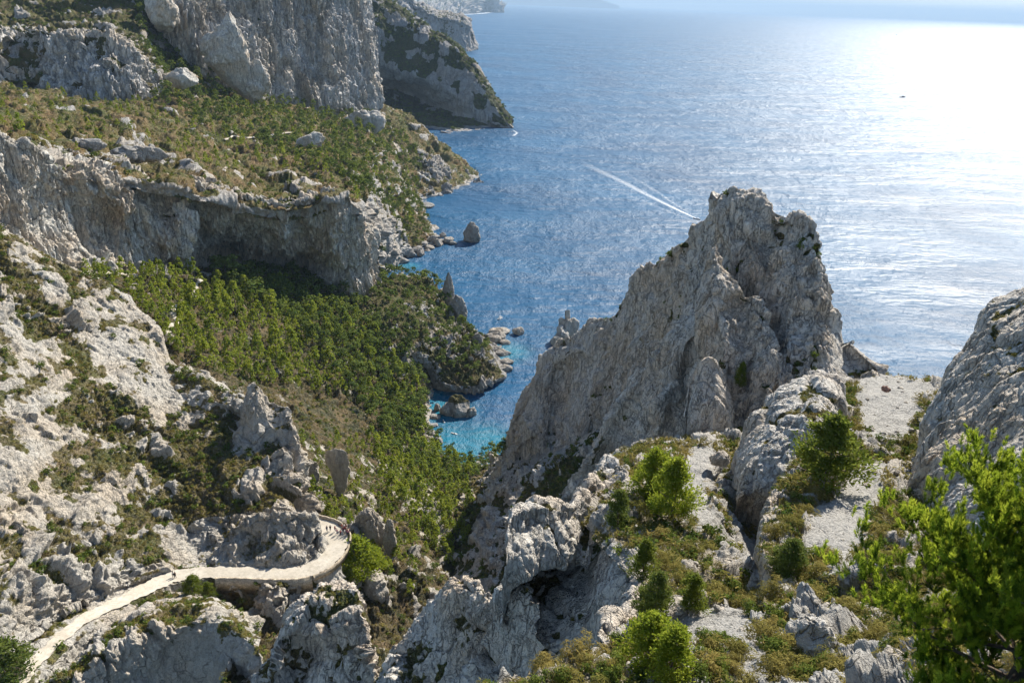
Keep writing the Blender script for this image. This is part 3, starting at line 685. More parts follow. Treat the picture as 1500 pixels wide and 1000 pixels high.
    # cliff at the right edge
    tp = ws((1326,715,80),(1334,680,82),(1348,640,84),(1364,600,86),(1380,565,88),(1398,530,90),(1418,498,91),(1440,458,92),(1462,442,92),(1490,428,91),(1540,405,88),(1640,380,82))
    md = ws((1328,725,77),(1340,706,76),(1358,680,75),(1380,655,75),(1402,628,76),(1424,600,77),(1444,572,78),(1464,545,79),(1486,530,79),(1510,520,78),(1560,510,76),(1660,500,70))
    ft = ws((1330,745,73),(1346,758,70),(1364,772,67),(1386,785,64),(1410,800,61),(1434,815,58),(1456,830,55),(1480,845,52),(1505,860,49),(1535,875,47),(1580,895,43),(1680,930,38))
    patch('right_cliff', [back(ft,1,8), ft, lerp(ft, md, .5), md, lerp(md, tp, .55), tp, back(tp, 6, 1.0), back(tp, 16, 12)], 420, 480, 'slab', 151, 'rock_grey', .6, (9, .8), -.5, vs=4, obname='cliff')
    # grey wall under the central slope with the hollow
    tp = ws((744,775,74),(752,758,76),(775,745,79),(800,742,82),(830,744,84),(850,742,88),(862,712,94),(875,690,100),(905,670,108),(935,662,112))
    tp = ws((742,790,72),(750,756,75),(775,743,78),(802,741,80),(830,746,82),(852,735,86),(866,705,92),(890,680,98),(915,690,92),(930,730,84),(930,775,75),(935,815,68),(945,850,60),(930,890,52),(895,935,46),(880,990,38))
    ft = ws((738,950,74),(748,955,73),(768,960,72),(790,965,71),(812,968,70),(832,970,68),(850,972,66),(865,974,59),(880,976,55),(894,978,52),(904,980,49),(908,984,47),(910,990,45),(906,1000,43),(896,1020,40),(880,1040,36))
    a = lerp(ft, tp, .28); b_ = lerp(ft, tp, .52); c_ = lerp(ft, tp, .78); e_ = lerp(ft, tp, .93)
    def push(r, o):
        d = r-CAM; d[:,2] = 0; d /= np.linalg.norm(d, axis=1, keepdims=True); return r+d*np.array(o)[:,None]
    a = push(a, [0,4,12,17,19,19,18,15,11,6,2,0,0,0,0,0]); b_ = push(b_, [-1,-1,-1,1,2,3,-2,1,-1,1,0,0,0,0,0,0]); c_ = push(c_, [-1,-2,-2,-1,-2,-2,-2,-2,-1,-1,-1,0,0,0,0,0])
    patch('grey_wall', [back(ft,1,8), ft, a, b_, c_, e_, tp, back(tp, 4, 1.5), back(tp, 9, 9)], 520, 460, 'slab', 161, 'rock_grey', .6, (9, .7), -.55, vs=4, obname='rock_outcrop',
          label='massive fluted grey rock wall with a dark hollow below it, under the pine slope', cat='rock outcrop', kind='thing')
    # low grey crest running to the left along the bottom
    tp = ws((545,1010,86),(575,960,90),(600,930,92),(625,900,93),(648,870,92),(672,856,90),(700,862,86),(720,880,82),(738,868,79),(755,862,76),(780,880,73))
    ft = ws((545,1090,76),(575,1080,76),(600,1075,75),(625,1070,75),(648,1065,74),(672,1060,73),(700,1055,72),(720,1050,71),(738,1045,70),(755,1040,69),(780,1035,68))
    m = push(lerp(ft, tp, .5), [0,-1,2,-1,1,-2,0,2,-1,1,0]); m2 = push(lerp(ft, tp, .85), [0,-1,0,-2,-1,-2,-1,0,-1,-1,0])
    patch('low_crest', [ft, m, m2, tp, back(tp, 5, 3), back(tp, 14, 20)], 330, 260, 'slab', 171, 'rock_grey', 1.1, (6, .8), -.45, vs=4, obname='rock_outcrop',
          label='low blue grey rock crest at the bottom edge, left of the dark hollow', cat='rock outcrop', kind='thing')
    tp = ws((360,1010,92),(385,972,96),(410,940,98),(430,905,100),(455,878,103),(485,866,104),(512,864,104),(530,876,102),(540,905,99),(540,950,96),(548,990,92))
    ft = ws((352,1080,84),(372,1078,85),(392,1076,86),(412,1074,87),(434,1072,88),(458,1070,88),(482,1068,88),(506,1066,88),(524,1066,88),(540,1066,87),(556,1066,86))
    m = push(lerp(ft, tp, .35), [0,1,2,5,7,4,0,2,4,2,0]); m2 = push(lerp(ft, tp, .75), [0,0,0,1,-1,-2,-3,-2,-2,0,0])
    patch('bottom_dome', [ft, m, m2, tp, back(tp, 5, 3), back(tp, 14, 18)], 280, 260, 'slab', 181, 'rock_grey', 1.1, (6, .9), -.4, vs=4, obname='rock_outcrop',
          label='broad grey rock dome at the bottom edge below the bend of the road', cat='rock outcrop', kind='thing')
    # rocky knoll between the road and the bottom left corner
    rows = [
     ws((30,1000,108),(80,955,118),(150,905,128),(210,872,137),(255,855,141),(300,858,142),(335,872,140),(370,890,136)),
     ws((30,1010,104),(85,975,110),(150,930,118),(205,893,126),(250,876,131),(300,874,133),(345,890,131),(385,915,126)),
     ws((25,1040,97),(85,1000,103),(150,958,108),(205,925,113),(255,908,117),(305,905,119),(348,920,117),(380,950,112)),
     ws((25,1100,93),(85,1050,99),(150,1020,104),(205,1000,109),(255,990,113),(305,985,115),(345,990,113),(380,1010,108)),
     ws((25,1180,90),(85,1150,95),(150,1120,100),(205,1100,105),(255,1095,108),(305,1090,110),(345,1095,108),(380,1110,103))]
    rows[0] = [np.array([p[0], p[1], p[2]-1.5]) for p in rows[0]]
    patch('knoll', rows, 420, 330, 'rubble', 191, 'rock_white', .9, (8, 1.0), -.22, vs=6, road=True, obname='rocky_knoll')
    # the fin above the road bend
    tp = ws((348,612,196),(358,580,196),(374,568,196),(388,576,196),(398,594,195),(412,600,193),(427,606,191),(436,630,188),(440,660,184),(445,695,180),(450,730,175),(456,760,170))
    ft = ws((336,700,176),(346,724,173),(360,745,170),(378,760,168),(396,770,167),(414,778,166),(436,780,168),(446,790,166.5),(454,796,165.5),(462,800,165),(468,800,165),(470,798,166))
    m = push(lerp(ft, tp, .5), [6,6,4,3,3,2,0,0,0,0,0,0]); m2 = push(lerp(ft, tp, .85), [0,-1,-2,-1,-2,-1,-2,-1,-1,-1,0,0])
    patch('fin', [back(ft,2,6), ft, m, m2, tp, back(tp, 5, 1), back(tp, 11, 25)], 330, 420, 'face', 195, 'rock_white', .75, (8, .8), -.9, vs=5, obname='rock_fin',
          label='pale upright rock fin above the bend of the road', cat='rock fin', kind='thing')

far_land(); hills(); lower_cliff(); valley(); left_slope(); left_bank(); peak(); near()
# ---------------------------------------------------------------- sea
EXPO = 1.1
def sea():
    b = NB('sea_water'); p = b.pos()
    mp = b.node('ShaderNodeMapping'); mp.inputs['Rotation'].default_value = (0,0,math.radians(35)); mp.inputs['Scale'].default_value = (1,.55,1); b.put(mp.inputs['Vector'], p)
    q = mp.outputs[0]
    sh = None
    for (x, y, r) in [(626,570,26),(664,664,44),(700,650,30),(650,600,24),(598,390,14),(735,515,24)]:
        c = G(x, y, 0)
        v = b.node('ShaderNodeVectorMath', operation='DISTANCE'); b.put(v.inputs[0], p); v.inputs[1].default_value = tuple(c)
        f = b.node('ShaderNodeMapRange', interpolation_type='SMOOTHSTEP'); b.put(f.inputs[0], v.outputs['Value']); f.inputs[1].default_value = r*1.1; f.inputs[2].default_value = r*.15
        sh = f.outputs[0] if sh is None else b.math('MAXIMUM', sh, f.outputs[0])
    sh = b.math('MULTIPLY', sh, b.ramp(b.noise(p, .03, 2, .5), (.3,.6),(.6,1.0)))
    deep = b.mix(b.ramp(b.noise(p, .006, 3, .5), (.35,0.0),(.65,1.0)), (.0000,.050,.122), (.0000,.070,.160))
    c = b.mix(b.math('MULTIPLY', sh, .5), deep, (.01,.22,.27))
    big = b.noise(q, .010, 3, .55)
    a1 = b.noise(q, .11, 4, .6); a2 = b.noise(q, .45, 5, .65)
    h = b.math('ADD', b.math('MULTIPLY', a1, 2.6), b.math('MULTIPLY', a2, 1.7))
    h = b.math('ADD', h, b.math('MULTIPLY', b.noise(q, 1.3, 2, .6), .5))
    h = b.math('ADD', h, b.math('MULTIPLY', b.noise(q, .025, 3, .6), 9.0))
    h = b.math('MULTIPLY', h, b.ramp(b.noise(p, .0045, 5, .65, (1,2.2,1)), (.36,.45),(.60,1.25)))
    bp = b.bump(h, 1.0, .55)
    # wind patches: rougher and smoother water
    rg = b.ramp(b.noise(p, .0022, 4, .6, (1,2.5,1)), (.35,.36),(.65,.48))
    x = b.principled(c, rg, bp, .5, IOR=1.33)
    x.inputs['Specular IOR Level'].default_value = .30
    M['sea'] = b.m
    R = 120000
    V = [(-R,-2000,0),(R,-2000,0),(R,R,0),(-R,R,0)]
    o = mesh_np('sea', V, [[0,1,2,3]], M['sea']); tag(o, kind='structure')
    # sea bed and land under everything, far down, keeps light from leaking through
    o = mesh_np('sea_bed', [(-R,-2000,-60),(R,-2000,-60),(R,R,-60),(-R,R,-60)], [[0,1,2,3]], M['rock_far']); tag(o, kind='structure')
sea()
def haze():
    bm = NB('haze_air')
    v = bm.node('ShaderNodeVolumePrincipled'); v.inputs['Color'].default_value = (.55,.76,1,1); v.inputs['Density'].default_value = .000034; v.inputs['Anisotropy'].default_value = .0
    bm.link(v.outputs[0], bm.out.inputs['Volume'])
    import itertools
    V = [(x,y,z) for x in (-125000,125000) for y in (-2500,125000) for z in (-61.5, 1300)]
    Fq = [[0,1,3,2],[4,6,7,5],[0,4,5,1],[2,3,7,6],[0,2,6,4],[1,5,7,3]]
    o = mesh_np('haze', V, Fq, bm.m); tag(o, kind='stuff')
haze()
# ---------------------------------------------------------------- plants
M['pine_near'] = leaf_mat('young_pine_needles', (.10,.15,.024), (.16,.20,.032), (.26,.28,.05), .5, .8)
M['pine_lime'] = leaf_mat('yellow_green_pine_needles', (.17,.24,.022), (.25,.30,.03), (.36,.38,.05), .5, .8)
M['pine_leaf'] = leaf_mat('pine_crown_needles', (.11,.18,.026), (.26,.29,.036), (.34,.36,.055), .48, .13)
M['pine_dark'] = leaf_mat('dark_pine_needles', (.055,.095,.025), (.15,.185,.04), (.20,.23,.055), .35, .13)
M['scrub'] = leaf_mat('garrigue_leaves', (.13,.13,.03), (.22,.17,.05), (.32,.27,.09), .3, .12)
M['bush'] = leaf_mat('evergreen_bush_leaves', (.06,.095,.020), (.11,.145,.026), (.18,.20,.045), .3, .12)

def leaves(cent, rad, n, size, rng, up=.35, flat=1.0, asp=1.0):
    """n leaf faces spread in a clump; returns V (n*4,3)"""
    u = rng.normal(size=(n,3)); u /= np.linalg.norm(u, axis=1, keepdims=True)
    r = rad*rng.uniform(.55, 1.0, (n,1))**.6
    c = cent+u*r*np.array([1,1,flat])
    nr = u*1.2+rng.normal(size=(n,3))*.42+np.array([0,0,up]); nr /= np.linalg.norm(nr, axis=1, keepdims=True)
    a = np.cross(nr, rng.normal(size=(n,3))); a /= np.linalg.norm(a, axis=1, keepdims=True)
    b = np.cross(nr, a)
    s = size*rng.uniform(.6, 1.3, (n,1))
    a = a*s*asp; b = b*s/asp
    return np.stack([c-a-b*.6, c+a*.8-b, c+a+b*.7, c-a*.7+b], 1).reshape(-1, 3)
def quadfaces(n): return np.arange(n*4).reshape(-1, 4)
def tube(pts, rad, k=6):
    pts = np.asarray(pts, float); n = len(pts); V = []
    for i in range(n):
        d = pts[min(i+1,n-1)]-pts[max(i-1,0)]; d /= np.linalg.norm(d)+1e-9
        a = np.cross(d, [.31,.95,.12] if abs(d[1]) < .9 else [1,0,0]); a /= np.linalg.norm(a); b = np.cross(d, a)
        for j in range(k):
            t = 2*PI*j/k; V.append(pts[i]+(a*math.cos(t)+b*math.sin(t))*rad[i])
    Fq = [[i*k+j, i*k+(j+1)%k, (i+1)*k+(j+1)%k, (i+1)*k+j] for i in range(n-1) for j in range(k)]
    return np.array(V), np.array(Fq)
def join(parts):
    V = []; Fq = []; o = 0
    for v, f in parts: V.append(v); Fq.append(np.asarray(f)+o); o += len(v)
    return np.concatenate(V), np.concatenate(Fq)
def trunk_geo(h, r, rng, limbs, lh0=.25, spread=.28, lean=.06):
    k = 7; t = np.linspace(0, 1, k)
    ax = np.stack([np.cumsum(rng.normal(0, lean*h/k, k)), np.cumsum(rng.normal(0, lean*h/k, k)), t*h-.25*(t == 0)], 1); ax[0,:2] = 0
    ps = [tube(ax, r*(1-t*.85))]; tips = []
    for i in range(limbs):
        f = lh0+(1-lh0)*(i+.5)/limbs*.95; p = np.array([np.interp(f, t, ax[:,j]) for j in range(3)])
        a = i*2.4+rng.uniform(-.4,.4); L = spread*h*(1.15-f*.8)*rng.uniform(.7,1.15)
        e = p+np.array([math.cos(a)*L, math.sin(a)*L, L*rng.uniform(.15,.6)])
        m = (p+e)/2+np.array([0,0,-.03*h])
        rr = r*(1-f)*.5+.012*h*.3
        ps.append(tube([p, m, e], [rr, rr*.7, rr*.3], 4)); tips.append(e)
    return join(ps), ax, tips
def pine_proto(kind, seed, nleaf, h=6.0):
    rng = np.random.RandomState(seed)
    if kind == 'cone':
        (tv, tf), ax, tips = trunk_geo(h, .035*h*.5, rng, 12, .08, .30, .03)
        cl = []
        for i in range(34):
            f = rng.uniform(0, 1)**.85; z = h*(.10+.88*f); R = h*.26*(1-f)**.75*rng.uniform(.55,1.15)+.04*h
            a = rng.uniform(0, 2*PI); cl.append((np.array([math.cos(a)*R, math.sin(a)*R, z]), h*(.10-.045*f)*rng.uniform(.8,1.3), .85))
        cl.append((np.array([0,0,h*.97]), h*.05, 1.4))
    else:
        (tv, tf), ax, tips = trunk_geo(h, .04*h*.5, rng, 9, .35, .42, .09)
        cl = [(e+np.array([0,0,.04*h]), h*rng.uniform(.12,.19), .55) for e in tips]
        for i in range(9):
            a = rng.uniform(0, 2*PI); R = h*rng.uniform(0,.34); cl.append((np.array([ax[-1,0]+math.cos(a)*R, ax[-1,1]+math.sin(a)*R, h*(.97-.45*(R/h)*1.1+rng.uniform(-.06,.03))]), h*rng.uniform(.10,.16), .5))
    per = max(3, nleaf//len(cl))
    sz = h*.034*(420/nleaf)**.42
    V = np.concatenate([leaves(c, r, per, sz, rng, .45, fl) for c, r, fl in cl])
    lv = rng.uniform(0, 1, len(V)//4); 
    cl_r = np.repeat(rng.uniform(-.25, .25, len(cl)), per)
    return dict(V=V, F=quadfaces(len(V)//4), lv=np.clip(lv+cl_r, 0, 1), tv=tv, tf=tf, h=h)
def young_proto(seed, nleaf=7000, h=6.0):
    rng = np.random.RandomState(seed)
    (tv, tf), ax, tips = trunk_geo(h, .03*h*.5, rng, 16, .03, .30, .03)
    cl = []
    for i in range(95):
        f = rng.uniform(0, 1)**1.1; z = h*(.05+.90*f); R = h*.30*math.sin(min(1, f*1.3+.35)*PI*.62)**.8*(1-f)**.55*rng.uniform(.35,1.12)+.02*h
        a = rng.uniform(0, 2*PI); R *= .80+.22*math.sin(a*2+seed)+.16*math.sin(a*3+seed*2+f*5); cl.append((np.array([math.cos(a)*R, math.sin(a)*R, z+R*.25]), h*(.075-.025*f)*rng.uniform(.7,1.3), 1.0))
    cl.append((np.array([0,0,h*.97]), h*.035, 2.0))
    per = nleaf//len(cl); V = []
    for c, r, fl in cl:                       # upright brushes of needles
        p = rng.normal(size=(per,3))*r*.55*np.array([1,1,fl])+c
        d = rng.normal(size=(per,3))*.55+np.array([c[0], c[1], 0])/(h*.3)*.6+np.array([0,0,.9]); d /= np.linalg.norm(d, axis=1, keepdims=True)
        s = np.cross(d, rng.normal(size=(per,3))); s /= np.linalg.norm(s, axis=1, keepdims=True)
        L = h*.030*rng.uniform(.7,1.4,(per,1)); wd = h*.0085
        V.append(np.stack([p-s*wd, p+s*wd, p+d*L+s*wd*.6, p+d*L-s*wd*.6], 1).reshape(-1, 3))
    V = np.concatenate(V); lv = rng.uniform(0,1,len(V)//4)+np.repeat(rng.uniform(-.3,.3,len(cl)), per)
    return dict(V=V, F=quadfaces(len(V)//4), lv=np.clip(lv,0,1), tv=tv, tf=tf, h=h)
def shrub_proto(seed, nleaf, kind='scrub'):
    rng = np.random.RandomState(seed); cl = []
    if kind == 'scrub':
        for i in range(13):
            a = rng.uniform(0,2*PI); R = rng.uniform(0,.75); cl.append((np.array([math.cos(a)*R, math.sin(a)*R, .42*(1-R*.75)]), rng.uniform(.22,.38), 1.25))
        sz = .060*(300/nleaf)**.4; asp = .38
    else:
        for i in range(12):
            a = rng.uniform(0,2*PI); R = rng.uniform(0,.6); cl.append((np.array([math.cos(a)*R, math.sin(a)*R, .25+rng.uniform(0,.65)*(1-R)]), rng.uniform(.26,.40), .9))
        sz = .060*(300/nleaf)**.4; asp = .8
    per = max(2, nleaf//len(cl))
    V = np.concatenate([leaves(c, r, per, sz, rng, .5, fl, asp) for c, r, fl in cl])
    V[:,2] = np.maximum(V[:,2], -.12)
    lv = rng.uniform(0,1,len(V)//4)+np.repeat(rng.uniform(-.25,.25,len(cl)), per)
    tv, tf = join([tube([[0,0,-.2],[.05*math.cos(i*2.1),.05*math.sin(i*2.1),.15],[.3*math.cos(i*2.1),.3*math.sin(i*2.1),.45]], [.035,.025,.01], 4) for i in range(5)])
    return dict(V=V, F=quadfaces(len(V)//4), lv=np.clip(lv,0,1), tv=tv, tf=tf, h=1.0)

# depth map of the ground as seen from the camera, to know what stands in view
ZW, ZH = 750, 500
ZB = np.full(ZW*ZH, 1e9)
for p in PATCHES:
    ix = (p['px']/2).astype(int); iy = (p['py']/2).astype(int)
    m = (ix >= 0) & (ix < ZW) & (iy >= 0) & (iy < ZH) & (p['w'] > 1)
    np.minimum.at(ZB, iy[m]*ZW+ix[m], p['w'][m])
ZB = ZB.reshape(ZH, ZW)
def visible(P, lift=1.0):
    q = np.array(P, float); q[:,2] += lift
    px, py, w = proj(q)
    ix = np.clip((px/2).astype(int), 0, ZW-1); iy = np.clip((py/2).astype(int), 0, ZH-1)
    inb = (px > -25) & (px < 1525) & (py > -30) & (py < 1030)
    return inb & (w < ZB[iy, ix]*1.012+1.0)
def pat(name): return [p for p in PATCHES if p['name'] == name][0]
def cands(name, n, rng, poly=None, wfn=None):
    """random ground points of a patch, by area"""
    p = pat(name); nv_, nu_ = p['shape']
    Pg = p['P'].reshape(nv_, nu_, 3)
    ar = np.zeros((nv_, nu_)); ar[:-1,:-1] = np.linalg.norm(np.cross(Pg[1:,:-1]-Pg[:-1,:-1], Pg[:-1,1:]-Pg[:-1,:-1]), axis=2)
    ar = ar.ravel(); ar = np.minimum(ar, np.percentile(ar, 97)*2)
    if wfn is not None: ar = ar*wfn(p)
    m = (p['px'] > -30) & (p['px'] < 1530) & (p['py'] > -30) & (p['py'] < 1040)
    if poly is not None: m &= inpoly(p['px'], p['py'], poly)
    ar = ar*m
    if ar.sum() <= 0: return np.zeros((0,3)), p
    n = min(n, int((ar > 0).sum()))
    i = rng.choice(len(ar), n, replace=True, p=ar/ar.sum()); i = np.unique(i); rng.shuffle(i)
    return p['P'][i], p
def thin(P, S, gap):
    """dart throwing: keep points no nearer to one another than gap*(sizes)"""
    cell = max(S)*gap*1.01+1e-6; grid = {}; keep = []
    for i, (p, s) in enumerate(zip(P, S)):
        k = (int(p[0]//cell), int(p[1]//cell)); ok = True
        for a in (-1,0,1):
            for b in (-1,0,1):
                for q, sq in grid.get((k[0]+a, k[1]+b), ()):
                    if (q[0]-p[0])**2+(q[1]-p[1])**2 < (gap*(s+sq)*.5)**2: ok = False; break
                if not ok: break
            if not ok: break
        if ok: grid.setdefault(k, []).append((p, s)); keep.append(i)
    return keep
PLANTS = []         # dict(kind, P, s, area)
rng = np.random.RandomState(7)
def grow(kind, name, n, size, gap, area, poly=None, vmin=.35, power=1.0, sizepow=1.6, veg=True):
    f = (lambda p: np.where(p['veg'] > vmin, p['veg']**power, 0)*(p['gv'] < .5)) if veg else (lambda p: (p['n'][:,2] > .3)*1.0*(p['gv'] < .5))
    P, p = cands(name, n, rng, poly, f)
    if not len(P): return
    d, rz, _ = road_dist(P)
    P = P[~((d < RHW+.6) & (np.abs(P[:,2]-rz) < 8))]
    S = size[0]+(size[1]-size[0])*rng.uniform(0,1,len(P))**sizepow
    vis = visible(P, 1.0)
    P = P[vis]; S = S[vis]
    if not len(P): return
    k = thin(P, S, gap)
    for i in k: PLANTS.append(dict(kind=kind, P=P[i], s=S[i], area=area))
# pines: s is the height; shrubs: s is the radius
FOREST = [(262,450),(300,415),(360,410),(440,430),(500,450),(550,480),(590,520),(622,590),(620,640),(590,630),(540,600),(470,575),(400,560),(320,550),(262,520)]
grow('cone', 'valley', 3000, (4.0,14), .58, 'forest', FOREST, 0, veg=False)
grow('cone', 'valley', 700, (4.0,8.0), .6, 'shelf', [(110,400),(230,390),(300,405),(250,520),(200,500),(130,430)], 0, veg=False)
grow('umbrella', 'valley', 2600, (7.0,11), .62, 'cove', [(330,400),(560,405),(620,560),(622,640),(560,640),(500,560),(420,470),(340,430)], 0, veg=False)
grow('umbrella', 'promontory', 1500, (5.0,10.0), .72, 'promontory', [(545,395),(650,410),(690,490),(718,510),(700,545),(600,540),(545,520)], 0, veg=False)
grow('cone', 'valley', 1500, (4,10.0), .55, 'lower', [(540,640),(640,650),(700,690),(700,800),(660,830),(600,770),(560,700)], 0, veg=False)
grow('umbrella', 'valley', 700, (3.0,6.0), .7, 'lower', [(560,600),(660,640),(745,630),(745,680),(650,720),(560,660)], 0, veg=False)
grow('cone', 'valley', 500, (2.5,6.0), 1.0, 'lower', [(430,640),(560,640),(640,770),(600,870),(520,800),(450,730)], 0, veg=False)
grow('umbrella', 'left_bank', 400, (3.5,6.5), .7, 'lower', [(680,640),(745,610),(750,660),(700,700)], 0, veg=False)
grow('umbrella', 'terrace', 3500, (6,12), .8, 'terrace', [(190,0),(290,90),(400,150),(555,170),(620,230),(600,350),(560,390),(500,260),(300,190),(200,130)], .15)
grow('cone', 'terrace', 1200, (5.0,11.0), 1.2, 'terrace', [(190,0),(290,90),(400,150),(555,170),(620,230),(600,350),(560,390),(500,260),(380,230),(200,130)], .25)
grow('cone', 'terrace', 700, (3.5,6.5), 1.5, 'terrace', [(0,120),(200,140),(400,230),(500,270),(0,210)], .3)
grow('umbrella', 'upper_hill', 1800, (6,11), .6, 'gully', [(195,0),(250,0),(330,120),(280,140),(220,120)], .2)
grow('umbrella', 'terrace', 900, (4.0,7.0), .8, 'shore', [(520,260),(600,270),(640,340),(600,380),(555,385)], .1)
# shrubs
grow('bush', 'left_slope', 900, (.7,2.1), .9, 'left_slope', None, .45)
grow('scrub', 'left_slope', 9000, (.35,1.1), .85, 'left_slope', None, .38)
grow('bush', 'knoll', 250, (.6,1.6), .9, 'knoll', None, .4)
grow('scrub', 'knoll', 2200, (.3,.9), .8, 'knoll', None, .35)
grow('bush', 'valley', 3000, (.7,1.9), .85, 'valley', None, .35)
grow('scrub', 'valley', 7000, (.45,1.3), .8, 'valley', None, .35)
grow('bush', 'left_bank', 1000, (.6,1.7), .85, 'left_bank', None, .35)
grow('scrub', 'left_bank', 2500, (.4,1.1), .8, 'left_bank', None, .35)
grow('bush', 'terrace', 3600, (1.2,2.6), .9, 'terrace', None, .3)
grow('scrub', 'terrace', 6000, (.9,2.0), .8, 'terrace', None, .3)
grow('bush', 'upper_hill', 1500, (1.2,2.6), .9, 'upper_hill', None, .3)
grow('bush', 'promontory', 500, (.8,1.8), .8, 'promontory', None, .3)
grow('bush', 'headland', 1500, (2.5,6.0), .8, 'headland', None, .3)
grow('bush', 'peak', 900, (.5,1.7), .9, 'peak', None, .3)
grow('bush', 'buttress', 60, (.4,1.0), .9, 'peak', None, .3)
grow('bush', 'lower_cliff', 260, (.7,1.8), .9, 'lower_cliff', None, .3)
grow('bush', 'centre_slope', 900, (.5,1.4), .8, 'centre_slope', None, .38)
grow('scrub', 'centre_slope', 5000, (.35,1.75), .72, 'centre_slope', None, .32)
grow('bush', 'right_slope', 900, (.5,1.4), .8, 'right_slope', None, .38)
grow('scrub', 'right_slope', 5000, (.35,1.75), .72, 'right_slope', None, .32)
for nm in ('dome','gully_wall','right_cliff','grey_wall','low_crest','bottom_dome','fin'):
    grow('scrub', nm, 160, (.25,.7), .9, nm, None, .3)

AREA = {
 'forest': ('bright green pine in the dense young pine wood under the roofed cliff', 'pines of the young wood on the valley floor'),
 'shelf': ('small pine among scrub on the shelf beside the cliff trail', 'pines on the shelf by the cliff trail'),
 'cove': ('dark broad pine in the grove between the roofed cliff and the cove', 'broad pines between cliff and cove'),
 'promontory': ('wind-shaped pine on the promontory between the arms of the cove', 'pines on the promontory'),
 'lower': ('pine on the lower valley slope between the road bend and the beach', 'pines on the lower valley slope'),
 'terrace': ('scattered pine on the terrace hillside above the roofed cliff', 'pines on the terrace hillside'),
 'gully': ('pine in the steep gully between the two upper cliffs', 'pines in the upper gully'),
 'shore': ('dark pine on the steep slope above the boulder shore', 'pines above the boulder shore'),
 'left_slope': ('{} on the white rocky slope above the road', '{} on the white rocky slope'),
 'knoll': ('{} on the rocky knoll just below the road', '{} on the rocky knoll'),
 'valley': ('{} on the valley side below the road bend', '{} on the valley side'),
 'left_bank': ('{} on the shaded bank at the foot of the peak', '{} on the bank under the peak'),
 'centre_slope': ('{} on the near slope between the grey wall and the dark gully', '{} on the near central slope'),
 'right_slope': ('{} on the near ridge beside the right-hand gravel path', '{} on the near right ridge'),
 'peak': ('{} growing in a crack of the tall peak', '{} on the peak'),
 'dome': ('{} on the rounded outcrop left of the saddle', '{} on the rounded outcrop'),
 'gully_wall': ('{} on the rock wall above the dark gully', '{} on the gully wall'),
 'right_cliff': ('{} on the cliff at the right edge', '{} on the right-hand cliff'),
 'grey_wall': ('{} on the fluted grey wall above the hollow', '{} on the fluted wall'),
 'low_crest': ('{} on the low grey crest at the bottom edge', '{} on the low crest'),
 'bottom_dome': ('{} on the grey dome below the road bend', '{} on the grey dome'),
 'fin': ('{} on the pale rock fin above the road bend', '{} on the rock fin'),
}
for a in ('upper_hill','headland','lower_cliff'): AREA[a] = ('{} on the far slopes', '{} on the far slopes')
KW = {'scrub': ('low olive brown shrub', 'olive brown shrubs'), 'bush': ('rounded dark green bush', 'green bushes')}
MATK = {'cone': 'pine_leaf', 'umbrella': 'pine_dark', 'scrub': 'scrub', 'bush': 'bush'}
PR = {'young': [young_proto(90+i) for i in range(5)], 'cone': [pine_proto('cone', 10+i, 620) for i in range(5)], 'umbrella': [pine_proto('umbrella', 30+i, 640) for i in range(5)],
      'scrub': [shrub_proto(50+i, 1000) for i in range(5)], 'bush': [shrub_proto(70+i, 900, 'bush') for i in range(5)]}
PRL = {'cone': [pine_proto('cone', 110+i, 170) for i in range(4)], 'umbrella': [pine_proto('umbrella', 130+i, 180) for i in range(4)],
       'scrub': [shrub_proto(150+i, 54) for i in range(4)], 'bush': [shrub_proto(170+i, 84, 'bush') for i in range(4)]}
ME = {}
def individual(kind, pos, s, label, group=None, v=None, zs=1.0, names=None, mat=None, cat=None):
    v = rng.randint(0, 5) if v is None else v
    mk = (kind, v, mat)
    treeish = kind in ('cone', 'umbrella', 'young')
    if mk not in ME:
        pr = PR[kind][v]
        a = mesh_np('crown' if treeish else 'foliage', pr['V'], pr['F'], M[mat or MATK[kind]], fattrs={'lv': pr['lv']}, link=False)
        b = mesh_np('trunk' if treeish else 'stem', pr['tv'], pr['tf'], M['bark'], link=False)
        ME[mk] = (a, b)
    a, b = ME[mk]
    r = empty(names or ('pine_tree' if treeish else 'shrub'), tuple(pos), rng.uniform(0, 6.28))
    k = s/6.0 if treeish else s
    r.scale = (k, k, k*zs)
    tag(r, label, cat or ('pine tree' if treeish else 'shrub'), group)
    for c in (a, b):
        o = c.copy(); C.objects.link(o); o.parent = r
    return r
def merge_stuff(name, kind, L, label=None):
    if not L: return
    Vs = []; Fs = []; lv = []; o = 0
    for q in L:
        pr = PRL[kind][rng.randint(0, 4)]
        k = q['s']/6.0 if kind in ('cone','umbrella') else q['s']
        a = rng.uniform(0, 6.28); c, s = math.cos(a), math.sin(a)
        V = pr['V']*k*np.array([1,1,rng.uniform(.8,1.2)]); V = np.stack([V[:,0]*c-V[:,1]*s, V[:,0]*s+V[:,1]*c, V[:,2]], 1)+q['P']
        Vs.append(V); Fs.append(pr['F']+o); lv.append(np.clip(pr['lv']+rng.uniform(-.2,.2), 0, 1)); o += len(V)
    ob = mesh_np(name, np.concatenate(Vs), np.concatenate(Fs), M[MATK[kind]], fattrs={'lv': np.concatenate(lv)})
    tag(ob, label, None, None, 'stuff')
